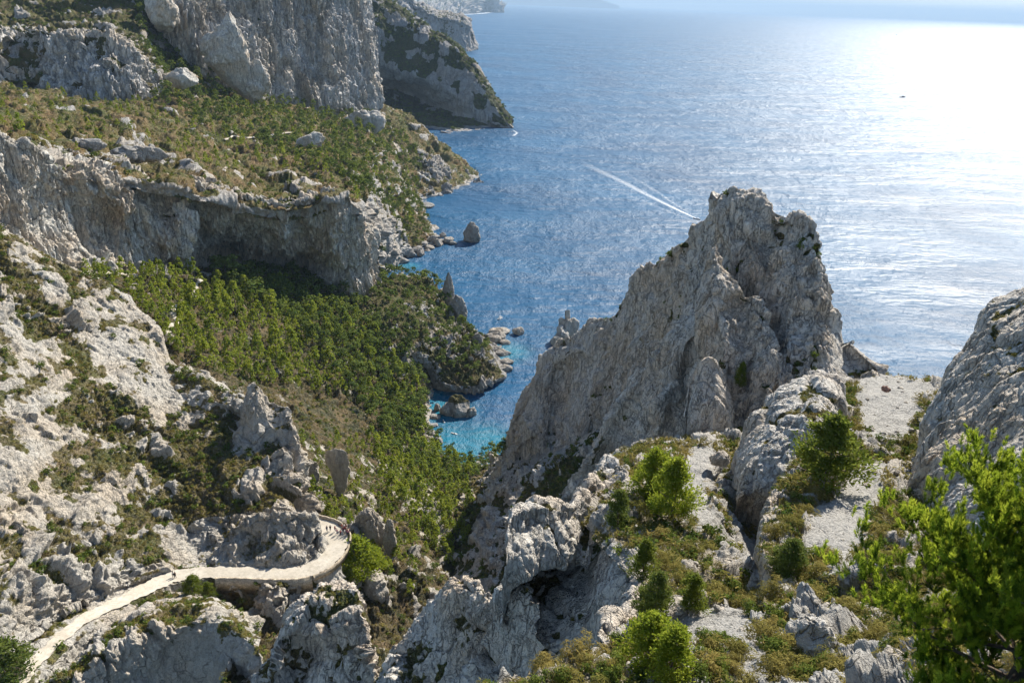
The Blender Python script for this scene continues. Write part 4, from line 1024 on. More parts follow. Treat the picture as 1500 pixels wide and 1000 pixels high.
def plant_all():
    def score(q):
        return q['s']*(1 if q['kind'] in ('cone','umbrella') else 1.4)/np.linalg.norm(q['P']-CAM)
    for kinds, cap in ((('cone','umbrella'), 285), (('scrub','bush'), 285)):
        L = sorted([q for q in PLANTS if q['kind'] in kinds], key=score, reverse=True)
        for q in L[:cap]:
            lab, grp = AREA[q['area']]
            kw = KW.get(q['kind'], ('', ''))
            individual(q['kind'], q['P'], q['s'], lab.format(kw[0]), grp.format(kw[1]), zs=rng.uniform(.85,1.2))
        for k in kinds:
            R = [q for q in L[cap:] if q['kind'] == k]
            print('stuff', k, len(R))
            merge_stuff({'cone':'far_pine_wood','umbrella':'far_pine_grove','scrub':'scrub_cover','bush':'bush_cover'}[k], k, R)
# ---------------------------------------------------------------- hand-placed plants of the near ridge
def ground_at(px, py, names=('centre_slope','right_slope')):
    """nearest visible ground point of the named patches on that line of sight"""
    best = None
    for nme in names:
        p = pat(nme); d = (p['px']-px)**2+(p['py']-py)**2; m = d < 30
        if not m.any(): continue
        i = np.where(m)[0]; j = i[np.argmin(p['w'][i])]
        if best is None or p['w'][j] < best[1]: best = (p['P'][j], p['w'][j])
    return None if best is None else best[0]
def near_pine(px, py, hpx, label, v, wide=1.0, names=('centre_slope','right_slope'), kind='cone'):
    g = ground_at(px, py, names)
    if g is None: print('no ground', px, py); return
    dist = np.linalg.norm(g-CAM); h = hpx*dist/F/.86
    o = individual('young' if kind == 'cone' else kind, g-np.array([0,0,.1]), h, label, None, v, 1/wide, mat=('pine_dark' if 'dark' in label or kind != 'cone' else 'pine_lime' if ('vivid' in label or 'bright' in label or 'light green' in label) else 'pine_near')); o.scale = (o.scale[0]*wide, o.scale[1]*wide, h/6.0)
near_pine(955,722,68,'bright green young pine, left one of the pair on the near slope',0,1.35)
near_pine(980,755,84,'light green young pine, right one of the pair on the near slope',1,1.2)
near_pine(900,765,50,'dark small pine growing from the top of the fluted grey wall',2,1.3,('grey_wall','centre_slope'))
near_pine(942,840,54,'narrow little pine just right of the fluted grey wall',3,1.15,('grey_wall','centre_slope'))
near_pine(955,905,72,'bushy dark green pine at the top of the bottom gravel patch',4,1.2)
near_pine(1012,885,50,'thin small pine left of the gravel path above the bottom patch',0,1.3)
near_pine(945,975,78,'vivid yellow green bush pine, left one at the bottom of the slope',2,1.6)
near_pine(985,985,70,'vivid yellow green bush pine, right one at the bottom of the slope',1,1.7)
near_pine(1204,700,84,'round dense pine at the left edge of the right gravel path',3,1.7)
near_pine(1152,838,50,'dark conical bush pine on the brink above the gully wall',4,1.7)
near_pine(1078,566,32,'tiny pine in the notch between buttress and peak',1,1.0,('buttress','peak'))
near_pine(525,838,52,'round bright pine beside the outer edge of the road bend',2,1.9,('valley','left_slope'))
near_pine(550,828,34,'smaller bright pine just right of the round roadside pine',0,1.6,('valley','left_slope'))
near_pine(286,866,26,'left of two small pines growing against the road retaining wall',1,1.5,('knoll','left_slope'))
near_pine(306,868,20,'right of two small pines growing against the road retaining wall',3,1.5,('knoll','left_slope'))
near_pine(12,992,52,'dark green bushy tree at the bottom left corner beside the road',2,1.8,('left_slope','knoll'))
near_pine(333,412,34,'large dark pine standing alone in the shade under the roofed cliff',1,1.5,('valley',),'umbrella')
near_pine(374,440,28,'smaller round pine just right of the lone pine in the cliff shade',2,1.4,('valley',),'umbrella')
plant_all()

# ---------------------------------------------------------------- loose rocks
def rock_geo(w, d, h, seed, n=60, m=44, rough=1.0, pw=1.0, sink=.25):
    u = np.linspace(0, 2*PI, n, endpoint=False); v = np.linspace(-.5*PI, .5*PI, m)
    U_, V_ = np.meshgrid(u, v); g_ = np.random.RandomState(seed)
    D = np.stack([np.cos(V_)*np.cos(U_), np.cos(V_)*np.sin(U_), np.sin(V_)], -1).reshape(-1, 3)
    pl = g_.normal(size=(12,3)); pl[:,2] *= .8; pl /= np.linalg.norm(pl, axis=1, keepdims=True)
    dk = g_.uniform(.66, .98, 12)
    q = dk[None]/np.maximum(D@pl.T, 1e-3); rad_ = np.minimum(q.min(1), 1.12)
    q2 = np.sort(q, axis=1)[:, :2]; rad_ = rad_-.05*np.exp(-(q2[:,1]-q2[:,0])/.05)
    E = D*rad_[:,None]
    taper = 1-(pw-1)*.5*np.clip(E[:,2], 0, 1)
    P = np.stack([E[:,0]*w/2*taper, E[:,1]*d/2*taper, E[:,2]*h/2+h/2-sink*h], -1)
    c = P-np.array([0,0,h*.4]); nn = c/(np.linalg.norm(c, axis=1, keepdims=True)+1e-6)
    L = max(w, h)*.5; o = np.array([seed*13.1, seed*7.7, seed*3.3]); Q = P+o
    Q = Q+np.stack([fbm(Q, L*.5, 3, 2), fbm(Q, L*.5, 4, 2), fbm(Q, L*.5, 5, 2)], 1)*L*.12
    r = blocks(Q, L*.8, seed, 1.5, .22, .35, .14)+blocks(Q, L*.33, seed+1, 1.4, .26, .42, .20)+blocks(Q, L*.14, seed+2, 1.2, .28, .45, .22)+fbm(Q, L*.1, 9, 3)*L*.03
    P = P+nn*(r*.6*rough)[:,None]
    idx = np.arange(n*m).reshape(m, n); nx = np.roll(idx, -1, axis=1)
    Fq = np.stack([idx[:-1], nx[:-1], nx[1:], idx[1:]], -1).reshape(-1, 4)
    return P, Fq
def rock_thing(name, label, cat, base, w, d, h, seed, rz=0, mat='rock', group=None, extra=(), pw=1.0, veg=.0, n=110, m=80, sink=.25):
    parts = [rock_geo(w, d, h, seed, n, m, 1.0, pw, sink)]
    for k, (dx, dy, dz, w2, d2, h2) in enumerate(extra):
        v, f = rock_geo(w2, d2, h2, seed+40+k, n, m); parts.append((v+np.array([dx, dy, dz]), f))
    V, Fq = join(parts)
    c, s = math.cos(rz), math.sin(rz)
    hz = (V[:,2]-V[:,2].min())/(np.ptp(V[:,2])+1e-6)
    vv = np.where(hz > .75, veg, 0)+fbm(V+seed, max(w,h)*.3, 9, 2)*.2*(veg > 0)
    o = mesh_np(name, V, Fq, M[mat], {'veg': np.clip(vv, 0, 1), 'gravel': np.zeros(len(V))})
    o.location = tuple(base); o.rotation_euler = (0, 0, rz)
    tag(o, label, cat, group)
    return o
def px_rock(name, label, cat, px, py, wpx, hpx, seed, Y=None, dep=.9, **k):
    """px, py: middle of its foot; wpx, hpx: its size in the photograph"""
    base = G(px, py, 0) if Y is None else W(px, py, Y)
    dist = np.linalg.norm(base-CAM); s = dist/F; th = math.atan2(CAMZ-base[2], np.hypot(base[0], base[1]))
    w = wpx*s; d = w*dep; h = max(.25*w, (hpx*s-d*.45*math.sin(th))/math.cos(th))/.80
    dirv = np.array([base[0], base[1], 0]); dirv /= np.linalg.norm(dirv)
    return rock_thing(name, label, cat, base+dirv*d*.42, w, d, h, seed, -math.atan2(base[0], base[1]), **k)
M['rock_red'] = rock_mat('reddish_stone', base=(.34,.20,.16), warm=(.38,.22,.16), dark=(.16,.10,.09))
px_rock('sea_rock', 'large pointed rock islet off the boulder shore', 'rock islet', 691, 357, 30, 30, 3, pw=1.9, veg=.0)
px_rock('sea_rock', 'flat pale rock in the small bay below the headland cliff', 'rock islet', 624, 305, 24, 8, 4)
px_rock('sea_rock', 'small dark rock in the cove mouth, right of the reef', 'rock islet', 758, 491, 18, 14, 5, mat='rock_grey', pw=1.6)
px_rock('sea_rock', 'low dark reef joining the promontory tip', 'reef', 733, 492, 30, 6, 6, mat='rock_grey')
px_rock('sea_rock', 'rock islet with a green top inside the cove', 'rock islet', 671, 611, 40, 34, 8, veg=.8, dep=.8, pw=1.5, extra=[(-6,-1,-1,9,8,9),(6,-2,-1,8,8,8)])
s_ = np.linalg.norm(G(815,519)-CAM)/F
rock_thing('sea_stack', 'rocky sea stack with a finger-like summit block beside the left foot of the peak', 'sea stack', G(822,506)+np.array([0,6,0]), 24*s_, 22*s_, 34*s_, 15, 0, 'rock_grey',
           extra=[(8*s_, 17*s_, 4*s_, 26*s_, 22*s_, 40*s_), (9*s_, 21*s_, 30*s_, 10*s_, 10*s_, 22*s_), (-8*s_, -10*s_, 0, 22*s_, 18*s_, 20*s_), (18*s_, 22*s_, 4*s_, 22*s_, 20*s_, 34*s_)])
px_rock('rock_pinnacle', 'thin upright rock needle on the crest of the promontory', 'rock pinnacle', 657, 452, 17, 52, 12, Y=466, dep=.8, pw=1.5)
px_rock('rock_pinnacle', 'broader rock spine just right of the promontory needle', 'rock pinnacle', 671, 474, 26, 50, 13, Y=458, dep=.9, pw=1.5)
px_rock('rock_pinnacle', 'low brown rock tooth at the seaward end of the promontory crest', 'rock pinnacle', 700, 512, 22, 24, 14, Y=438, dep=.9, pw=1.3)
px_rock('rock_pillar', 'pale rock pillar among the pines right of the rock fin', 'rock pillar', 499, 712, 34, 62, 16, Y=206, mat='rock_white', dep=.6, pw=1.3)
px_rock('rock_pillar', 'short pale rock block left of the pale pillar', 'rock pillar', 460, 702, 22, 28, 17, Y=204, mat='rock_white')
px_rock('rock_pillar', 'leaning pale rock block at the right end of the roadside rocks', 'rock pillar', 572, 806, 20, 44, 18, Y=176, mat='rock_white', dep=.7, pw=1.3)
px_rock('rock_outcrop', 'cluster of pale rocks right of the tourists at the road bend', 'rock outcrop', 545, 797, 46, 50, 19, Y=179, mat='rock_white', dep=.7, extra=[(-6,-2,0,7,5,6)])
px_rock('rock_outcrop', 'pale rock hump just below the roadside pine', 'rock outcrop', 552, 880, 36, 40, 20, Y=156, mat='rock_white')
px_rock('boulder', 'single blue grey boulder sunk in heath at the bottom edge', 'boulder', 1190, 966, 66, 46, 22, Y=33.5, mat='rock_grey', dep=.8)
px_rock('boulder', 'grey boulder at the top of the left gravel path', 'boulder', 1054, 684, 30, 22, 23, Y=100, mat='rock_grey')
px_rock('boulder', 'pale boulder in the middle of the right gravel path', 'boulder', 1290, 668, 20, 12, 24, Y=91, mat='rock_white')
px_rock('boulder', 'small reddish stone on the flat saddle', 'boulder', 1297, 573, 11, 7, 25, Y=126, mat='rock_red')
px_rock('boulder', 'white boulder at the left edge of the bottom gravel patch', 'boulder', 940, 965, 40, 26, 26, Y=41, mat='rock_white')
px_rock('rock_outcrop', 'white broken rock above the bottom gravel patch', 'rock outcrop', 1000, 915, 60, 24, 27, Y=46, mat='rock_white')
px_rock('rock_outcrop', 'blocky grey rock step on the far hillside under the great cliff', 'rock outcrop', 455, 210, 44, 18, 28, Y=590, mat='rock_grey', dep=.5, sink=.4)
px_rock('rock_outcrop', 'square grey cliff band below the right end of the great cliff', 'rock outcrop', 540, 190, 62, 30, 29, Y=840, mat='rock_grey', dep=.4)
px_rock('rock_outcrop', 'grey rock hump in the pine gully between the upper cliffs', 'rock outcrop', 266, 118, 40, 20, 30, Y=650, mat='rock_grey', dep=.5, sink=.4)
px_rock('rock_outcrop', 'fallen rock blocks at the left top of the great cliff', 'rock outcrop', 238, 34, 36, 42, 31, Y=720, mat='rock_grey')
px_rock('rock_outcrop', 'leaning rock buttress against the left foot of the great cliff', 'rock outcrop', 336, 108, 60, 74, 32, Y=735, mat='rock_grey', dep=.5, pw=1.5)
px_rock('rock_outcrop', 'small rock buttress under the middle of the great cliff', 'rock outcrop', 372, 140, 44, 46, 33, Y=745, mat='rock_grey', dep=.5, pw=1.4)
px_rock('rock_outcrop', 'long low rock ledge on the terrace above the roofed cliff', 'rock outcrop', 195, 238, 80, 12, 34, Y=345, mat='rock', dep=.35)
px_rock('rock_outcrop', 'short rock ledge on the terrace left of the long one', 'rock outcrop', 115, 222, 60, 12, 35, Y=335, mat='rock', dep=.35)
rr = random.Random(3)
shore = [(566,388),(575,383),(585,379),(596,374),(604,366),(612,370),(620,362),(628,366),(634,358),(642,361),(649,356),(657,357),(664,359),(590,386),(577,391),(600,378),(610,360),(622,353),(637,350),(648,348),(596,366),(584,372),(571,378),(616,376)]
for i, (x, y) in enumerate(shore):
    px_rock('boulder', 'pale boulder in the heap along the shore below the terrace', 'boulder', x, y, rr.uniform(9,20), rr.uniform(6,14), 100+i, group='boulders of the shore heap', n=30, m=20, mat='rock')
shore = [(716,499),(724,503),(731,499),(738,505),(724,516),(736,522),(743,533),(741,545),(730,556),(717,564),(698,570),(680,573)]
for i, (x, y) in enumerate(shore):
    px_rock('boulder', 'pale rock along the waterline of the promontory', 'boulder', x, y, rr.uniform(9,24), rr.uniform(5,14), 140+i, group='rocks at the promontory waterline', n=30, m=20)
shore = [(640,602),(637,614),(636,626),(632,638),(641,652)]
for i, (x, y) in enumerate(shore):
    px_rock('boulder', 'pale rock along the inner shore of the cove', 'boulder', x, y, rr.uniform(8,18), rr.uniform(5,13), 160+i, group='rocks on the inner shore of the cove', n=30, m=20)
# stones lying on the near slopes
for nm, lab, grp, cnt in (('centre_slope', 'pale stone lying on the near central slope', 'stones on the near central slope', 80), ('right_slope', 'pale stone lying on the near right ridge', 'stones on the near right ridge', 60)):
    P_, p_ = cands(nm, cnt*3, rng, None, lambda p: (p['veg'] < .6)*1.0)
    P_ = P_[visible(P_, .3)][:cnt]
    pro = [rock_geo(1, .85, .7, 200+i, 22, 14) for i in range(4)]
    mm = [mesh_np('stone', v, f, M['rock_white'], {'veg': np.zeros(len(v)), 'gravel': np.zeros(len(v))}, link=False) for v, f in pro]
    for i, q in enumerate(P_):
        o = mm[i % 4].copy(); C.objects.link(o); o.name = 'stone'; s = rr.uniform(.25, 1.0)**1.3*1.1+.12
        o.location = tuple(q); o.scale = (s, s, s*rr.uniform(.5,.9)); o.rotation_euler = (0, 0, rr.uniform(0, 6))
        tag(o, lab, 'stone', grp)

# ---------------------------------------------------------------- the road and its walls
def gravel_mat(name, a, b_, sc=1.5, stones=False):
    b = NB(name); p = b.pos()
    c = b.mix(b.ramp(b.noise(p, .25, 4, .6), (.35,0.0),(.65,1.0)), a, b_)
    c = b.mix(b.math('MULTIPLY', b.ramp(b.noise(p, sc, 6, .8), (.4,1.0),(.55,0.0)), .4), c, tuple(x*.6 for x in a))
    c = b.mix(b.math('MULTIPLY', b.ramp(b.noise(p, .7, 5, .7), (.38,1.0),(.50,0.0)), .35), c, tuple(x*.55 for x in a))
    if stones:
        sd = b.voro(p, 1.3, 'F1', 'Color', (1,1,1.7)); c = b.mix(b.math('MULTIPLY', b.ramp(sd, (.2,0.0),(.8,1.0)), .5), c, tuple(min(1, x*1.5) for x in b_))
        c = b.mix(b.ramp(b.voro(p, 1.3, 'DISTANCE_TO_EDGE', 'Distance', (1,1,1.7)), (.0,.8),(.07,0.0)), c, tuple(x*.35 for x in a))
        c = b.mix(b.math('MULTIPLY', b.ramp(b.noise(p, .8, 5, .7, (1,1,.2)), (.5,0.0),(.65,1.0)), .5), c, (.14,.12,.10))
    b.principled(c, .95, b.bump(b.noise(p, sc*2, 5, .8), .5, .05), .1); return b.m
M['road'] = gravel_mat('pale_road_gravel', (.44,.39,.31), (.52,.47,.39))
M['mortar'] = gravel_mat('rough_stone_masonry', (.36,.30,.22), (.46,.38,.28), 2.5, True)
def side_of(i):
    d = ROADS[min(i+1,239)]-ROADS[max(i-1,0)]; d = d[:2]/np.linalg.norm(d[:2]); return np.array([d[1], -d[0], 0])
V = []; Fq = []
for i in range(240):
    n_ = side_of(i); hw = HWS[i]+.1+.22*math.sin(i*.61)+.15*math.sin(i*1.7+1)
    for k in range(9):
        t = (k/8-.5)*2; q = ROADS[i]+n_*t*hw; q = q+np.array([0,0,.05*(1-t*t)-.06*abs(math.sin(i*1.7+k*2.3))*(.3 if k in (0,8) else .1)]); V.append(q)
for i in range(239):
    for k in range(8): a = i*9+k; Fq.append([a, a+9, a+10, a+1])
o = mesh_np('road', V, Fq, M['road']); tag(o, kind='structure')
def wall_along(i0, i1, sgn, top, bot, th, name, label, cat):
    V = []; Fq = []
    for j, i in enumerate(range(i0, i1)):
        n_ = side_of(i)*sgn; c = ROADS[i]+n_*(HWS[i]+.25)
        a = np.array([0,0,1.0]); wv = .06*math.sin(i*1.3)+.05*math.sin(i*3.1)
        V += [c-a*bot+n_*(th+.10*bot), c+a*(top+wv)+n_*th, c+a*(top+wv), c-a*.6]
    n = i1-i0
    for j in range(n-1):
        for k in range(4): Fq.append([j*4+k, j*4+(k+1)%4, (j+1)*4+(k+1)%4, (j+1)*4+k])
    Fq += [[0,1,2,3], [(n-1)*4+3,(n-1)*4+2,(n-1)*4+1,(n-1)*4]]
    o = mesh_np(name, V, Fq, M['mortar']); tag(o, label, cat)
wall_along(104, 146, 1, .35, 3.6, .45, 'retaining_wall', 'tan masonry wall holding up the outer edge of the road below its shaded stretch', 'retaining wall')
wall_along(146, 178, 1, .15, 1.4, .25, 'kerb_wall', 'low pale kerb wall round the outside of the road bend', 'kerb wall')
wall_along(178, 218, 1, .7, 2.5, .4, 'parapet_wall', 'pale stone parapet behind the tourists at the road bend', 'parapet')

# ---------------------------------------------------------------- cliff trail and terrace path, draped on the ground
def trail(pts, names, wid, label):
    P = []
    ctl = np.array(pts, float); t = np.linspace(0, len(ctl)-1, 14*len(ctl)); c = cr(np.c_[ctl, np.zeros(len(ctl))], t, 0)
    for x, y, _ in c:
        g = ground_at(x, y, names)
        if g is not None: P.append(g)
    if len(P) < 4: print('no trail', label); return
    P = np.array(P); 
    for _ in range(6): P[1:-1] = (P[:-2]+P[1:-1]*2+P[2:])/4
    V = []; Fq = []
    for i in range(len(P)):
        d = P[min(i+1,len(P)-1)]-P[max(i-1,0)]; d = d[:2]/(np.linalg.norm(d[:2])+1e-6); n_ = np.array([d[1],-d[0],0])
        ww = wid*(.8+.3*math.sin(i*.9)+.2*math.sin(i*2.3))
        for k in (-1,-.4,.4,1): V.append(P[i]+n_*ww*k+np.array([0,0,(.9 if wid < 1.1 else .45)-.8*(abs(k) == 1)]))
    for i in range(len(P)-1):
        for k in range(3): a = i*4+k; Fq.append([a,a+4,a+5,a+1])
    o = mesh_np('path', V, Fq, M['road']); tag(o, kind='structure')
trail([(250,498),(246,480),(262,468),(252,450),(268,440),(285,425),(298,408)], ('valley',), 1.7, 'lower')
trail([(120,398),(150,395),(180,397),(205,400)], ('valley',), 2.2, 'cliff foot')
trail([(330,200),(365,198),(400,196),(430,190)], ('terrace',), 1.0, 'terrace')
# ---------------------------------------------------------------- boats
M['hull_white'] = flat_mat('white_gelcoat', (.78,.78,.76), .3, .5, .04)
M['hull_dark'] = flat_mat('dark_blue_hull', (.03,.04,.06), .35, .5, .1)
M['canvas'] = flat_mat('grey_canvas', (.30,.32,.34), .8, .2, .1)
M['glass'] = flat_mat('dark_glass', (.02,.03,.04), .1, .6, .1)
M['wood'] = flat_mat('teak_deck', (.32,.22,.13), .7, .2, .2)
M['engine'] = flat_mat('black_engine', (.02,.02,.02), .4, .5, .1)
def box(x0,x1,y0,y1,z0,z1, tx=1.0):
    cx = (x0+x1)/2
    V = [(x,y,z) for z in (z0,z1) for y in (y0,y1) for x in (x0,x1)]
    V = np.array(V, float); V[4:,0] = cx+(V[4:,0]-cx)*tx; cy = (y0+y1)/2; V[4:,1] = cy+(V[4:,1]-cy)*tx
    return V, np.array([[0,2,3,1],[4,5,7,6],[0,1,5,4],[2,6,7,3],[0,4,6,2],[1,3,7,5]])
def hull_geo(L, B, H):
    V = []; n = 11
    for i in range(n):
        t = i/(n-1); y = -L/2+L*t; w = B/2*(1-max(0,(t-.45)/.55)**2.2)*(1 if t < .95 else .35); zt = H*(.75+.45*t*t); zk = -H*.35*(1-t**3)+H*.55*t**4
        for sx, f in ((-1,1),(-1,.72),(0,0),(1,.72),(1,1)):
            V.append((sx*w*f, y, zt if f == 1 else (zk*.2+.1*H if f else zk)))
    for i in range(n):
        t = i/(n-1); w = B/2*(1-max(0,(t-.45)/.55)**2.2)*(1 if t < .95 else .35); V += [(-w*.86, -L/2+L*t, H*(.70+.42*t*t)), (w*.86, -L/2+L*t, H*(.70+.42*t*t))]
    Fq = [[i*5+k, i*5+k+1, (i+1)*5+k+1, (i+1)*5+k] for i in range(n-1) for k in range(4)]
    o = n*5
    for i in range(n-1):
        Fq += [[o+i*2, o+i*2+1, o+i*2+3, o+i*2+2], [i*5, (i+1)*5, o+(i+1)*2, o+i*2], [i*5+4, o+i*2+1, o+(i+1)*2+1, (i+1)*5+4]]
    Fq += [[0,1,2,2],[2,3,4,4],[0,2,4,4]]
    V = np.array(V); F3 = [f for f in Fq if len(set(f)) == 4]; 
    V2 = np.concatenate([V, [(-B*.43,-L/2-.001,H*.7),(B*.43,-L/2-.001,H*.7)]]); F3 += [[0,2,4,len(V)+1],]
    return V2, np.array(F3)
def boat(name, label, px, py, L, B, H, heading, hullmat, cabin=True, canopy=False, mast=False, cat='boat'):
    r = empty(name, tuple(G(px, py, 0)), heading); tag(r, label, cat)
    v, f = hull_geo(L, B, H); mesh_np('hull', v, f, M[hullmat], parent=r)
    v, f = box(-B*.36,B*.36,-L*.42,L*.18,H*.60,H*.66); mesh_np('deck', v, f, M['wood'], parent=r)
    if cabin:
        v, f = box(-B*.30,B*.30,-L*.12,L*.22,H*.66,H*1.45,.82); cb = mesh_np('cabin', v, f, M['hull_white' if hullmat == 'hull_white' else 'hull_dark'], parent=r)
        v, f = box(-B*.28,B*.28,L*.185,L*.20,H*1.0,H*1.35,.9); mesh_np('windscreen', v, f, M['glass'], parent=cb)
    if canopy:
        ps = [tube([(sx*B*.35, y, H*.7),(sx*B*.33, y, H*2.2)], [.03,.03], 5) for sx in (-1,1) for y in (-L*.25, L*.05)]
        v, f = join(ps); mesh_np('canopy_frame', v, f, M['engine'], parent=r)
        v, f = box(-B*.42,B*.42,-L*.30,L*.10,H*2.2,H*2.3,.9); mesh_np('canopy', v, f, M['canvas'], parent=r)
    if not mast:
        v, f = box(-.25,.25,-L*.5-.45,-L*.5+.05,-.1,H*1.05,.8); mesh_np('outboard_motor', v, f, M['engine'], parent=r)
    else:
        v, f = tube([(0,L*.1,H*.6),(0,L*.1,L*1.25)], [.12,.05], 6); mesh_np('mast', v, f, M['canvas'], parent=r)
        V = []; n = 8
        for i in range(n+1):
            t = i/n; w = L*.42*(1-t); V += [(.02, L*.08, L*(.18+1.0*t)), (.35*math.sin(PI*t)+.2, L*.08-w*.55, L*(.18+1.0*t)), (.1, L*.08-w, L*(.18+1.0*t))]
        Fq = [[i*3+k, i*3+k+1, i*3+k+4, i*3+k+3] for i in range(n) for k in range(2)]
        s = mesh_np('sail', V, Fq, M['hull_white'], parent=r)
        so = s.modifiers.new('thick', 'SOLIDIFY'); so.thickness = .03
    return r
boat('motorboat', 'white motorboat with a canopy moored at the mouth of the cove', 732, 467, 5.4, 2.1, .8, 2.6, 'hull_white', False, True)
boat('motorboat', 'white speedboat at the head of the long foam wake beside the peak', 1021, 321, 8.5, 2.8, 1.1, math.radians(-135), 'hull_white')
boat('motorboat', 'dark cruiser alone on the glittering sea at upper right', 1322, 143, 17, 5, 2.6, math.radians(-80), 'hull_dark')
boat('sailboat', 'tiny sailboat near the horizon at upper right', 1313, 52, 16, 4.5, 1.6, math.radians(40), 'hull_white', True, False, True, 'sailboat')
def kayak(px, py, h, lab):
    r = empty('kayak', tuple(G(px, py, 0)), h); tag(r, lab, 'kayak')
    v, f = hull_geo(3.6, .9, .35); mesh_np('hull', v, f, M['hull_white'], parent=r)
    v, f = box(-.22,.22,-.5,.1,.22,.5,.8); mesh_np('seat', v, f, M['engine'], parent=r)
kayak(665, 635, 1.2, 'white kayak afloat in the inner cove below the green-topped islet')
kayak(650, 617, .3, 'white kayak left of the green-topped islet')

# ---------------------------------------------------------------- wakes and surf
def foam_mat(name, dens=.5, sc=.4, stretch=(1,1,1)):
    b = NB(name); p = b.pos()
    a = b.ramp(b.noise(p, sc, 6, .75, stretch), (dens,0.0),(dens+.14,1.0))
    a = b.math('MULTIPLY', a, b.attr('fade'))
    d = b.node('ShaderNodeBsdfDiffuse'); b.put(d.inputs[0], (.85,.88,.9)); t = b.node('ShaderNodeBsdfTransparent')
    m = b.node('ShaderNodeMixShader'); b.put(m.inputs[0], a); b.link(t.outputs[0], m.inputs[1]); b.link(d.outputs[0], m.inputs[2]); b.link(m.outputs[0], b.out.inputs[0])
    return b.m
M['foam'] = foam_mat('sea_foam', .38, .35)
M['surf'] = foam_mat('surf_foam', .46, .25)
def strip(name, pts, w0, w1, mat, z=.12, f0=1.0, f1=.2):
    P = cr(np.array([G(x, y, 0) for x, y in pts]), np.linspace(0, len(pts)-1, 60), 0); V = []; Fq = []; fd = []
    for i in range(60):
        d = P[min(i+1,59)]-P[max(i-1,0)]; d /= np.linalg.norm(d)+1e-6; n_ = np.array([d[1],-d[0],0]); t = i/59; w_ = w0+(w1-w0)*t
        for k in (-1,-.5,0,.5,1): q = P[i]+n_*w_*k; q[2] = z; V.append(q); fd.append((f0+(f1-f0)*t)*(1-abs(k)**2*.9))
    for i in range(59):
        for k in range(4): a = i*5+k; Fq.append([a,a+5,a+6,a+1])
    o = mesh_np(name, V, Fq, M[mat], {'fade': fd}); tag(o, kind='stuff'); return o
strip('wake_foam', [(1022,321),(1000,311),(975,299),(945,284),(915,268),(885,254),(858,241)], 1.4, 9, 'foam', f0=1.0, f1=.12)
strip('wake_foam', [(1016,316),(990,300),(965,283),(940,268),(915,254)], .8, 6.0, 'surf', z=.16, f0=.7, f1=.2)
strip('wake_foam', [(1023,324),(1000,318),(970,306),(940,294),(905,281)], .8, 6.0, 'surf', z=.16, f0=.6, f1=.15)
strip('wake_foam', [(1318,142),(1290,139),(1250,132),(1200,120),(1150,106)], 2, 9, 'surf', z=.16, f0=.6, f1=.2)
strip('surf_foam', [(585,22.3),(620,22.6),(660,22.2),(700,20.5),(722,18.3)], 60, 60, 'foam', z=.5, f0=1, f1=1)
strip('surf_foam', [(752,199),(757,195),(752,191)], 3, 2, 'foam', f0=.8, f1=.5)

# ---------------------------------------------------------------- walkers
M['skin'] = flat_mat('skin', (.42,.27,.19), .6, .3, .05)
M['hair'] = flat_mat('dark_hair', (.05,.035,.025), .7, .3, .1)
CL = {'navy': (.03,.04,.09), 'red': (.35,.04,.05), 'dark_red': (.20,.03,.05), 'white': (.7,.7,.68), 'grey': (.2,.2,.22), 'blue': (.08,.16,.35), 'black': (.02,.02,.025), 'tan': (.40,.32,.22), 'pink': (.5,.2,.25)}
for k, c in CL.items(): M['cloth_'+k] = flat_mat(k+'_cloth', c, .85, .1, .12)
def skin_mesh(name, V, E, R, mat, parent, root=0, sub=1):
    me = bpy.data.meshes.new(name); me.from_pydata([tuple(v) for v in V], E, []); me.materials.append(M[mat])
    o = bpy.data.objects.new(name, me); C.objects.link(o); o.parent = parent
    sk_ = o.modifiers.new('skin', 'SKIN'); sk_.use_smooth_shade = True
    if not me.skin_vertices: me.skin_vertices.new() if hasattr(me.skin_vertices, 'new') else None
    lay = me.skin_vertices[0].data
    for i, r in enumerate(R): lay[i].radius = r if isinstance(r, tuple) else (r, r); lay[i].use_root = (i == root)
    sb = o.modifiers.new('subd', 'SUBSURF'); sb.levels = sub; sb.render_levels = sub
    return o
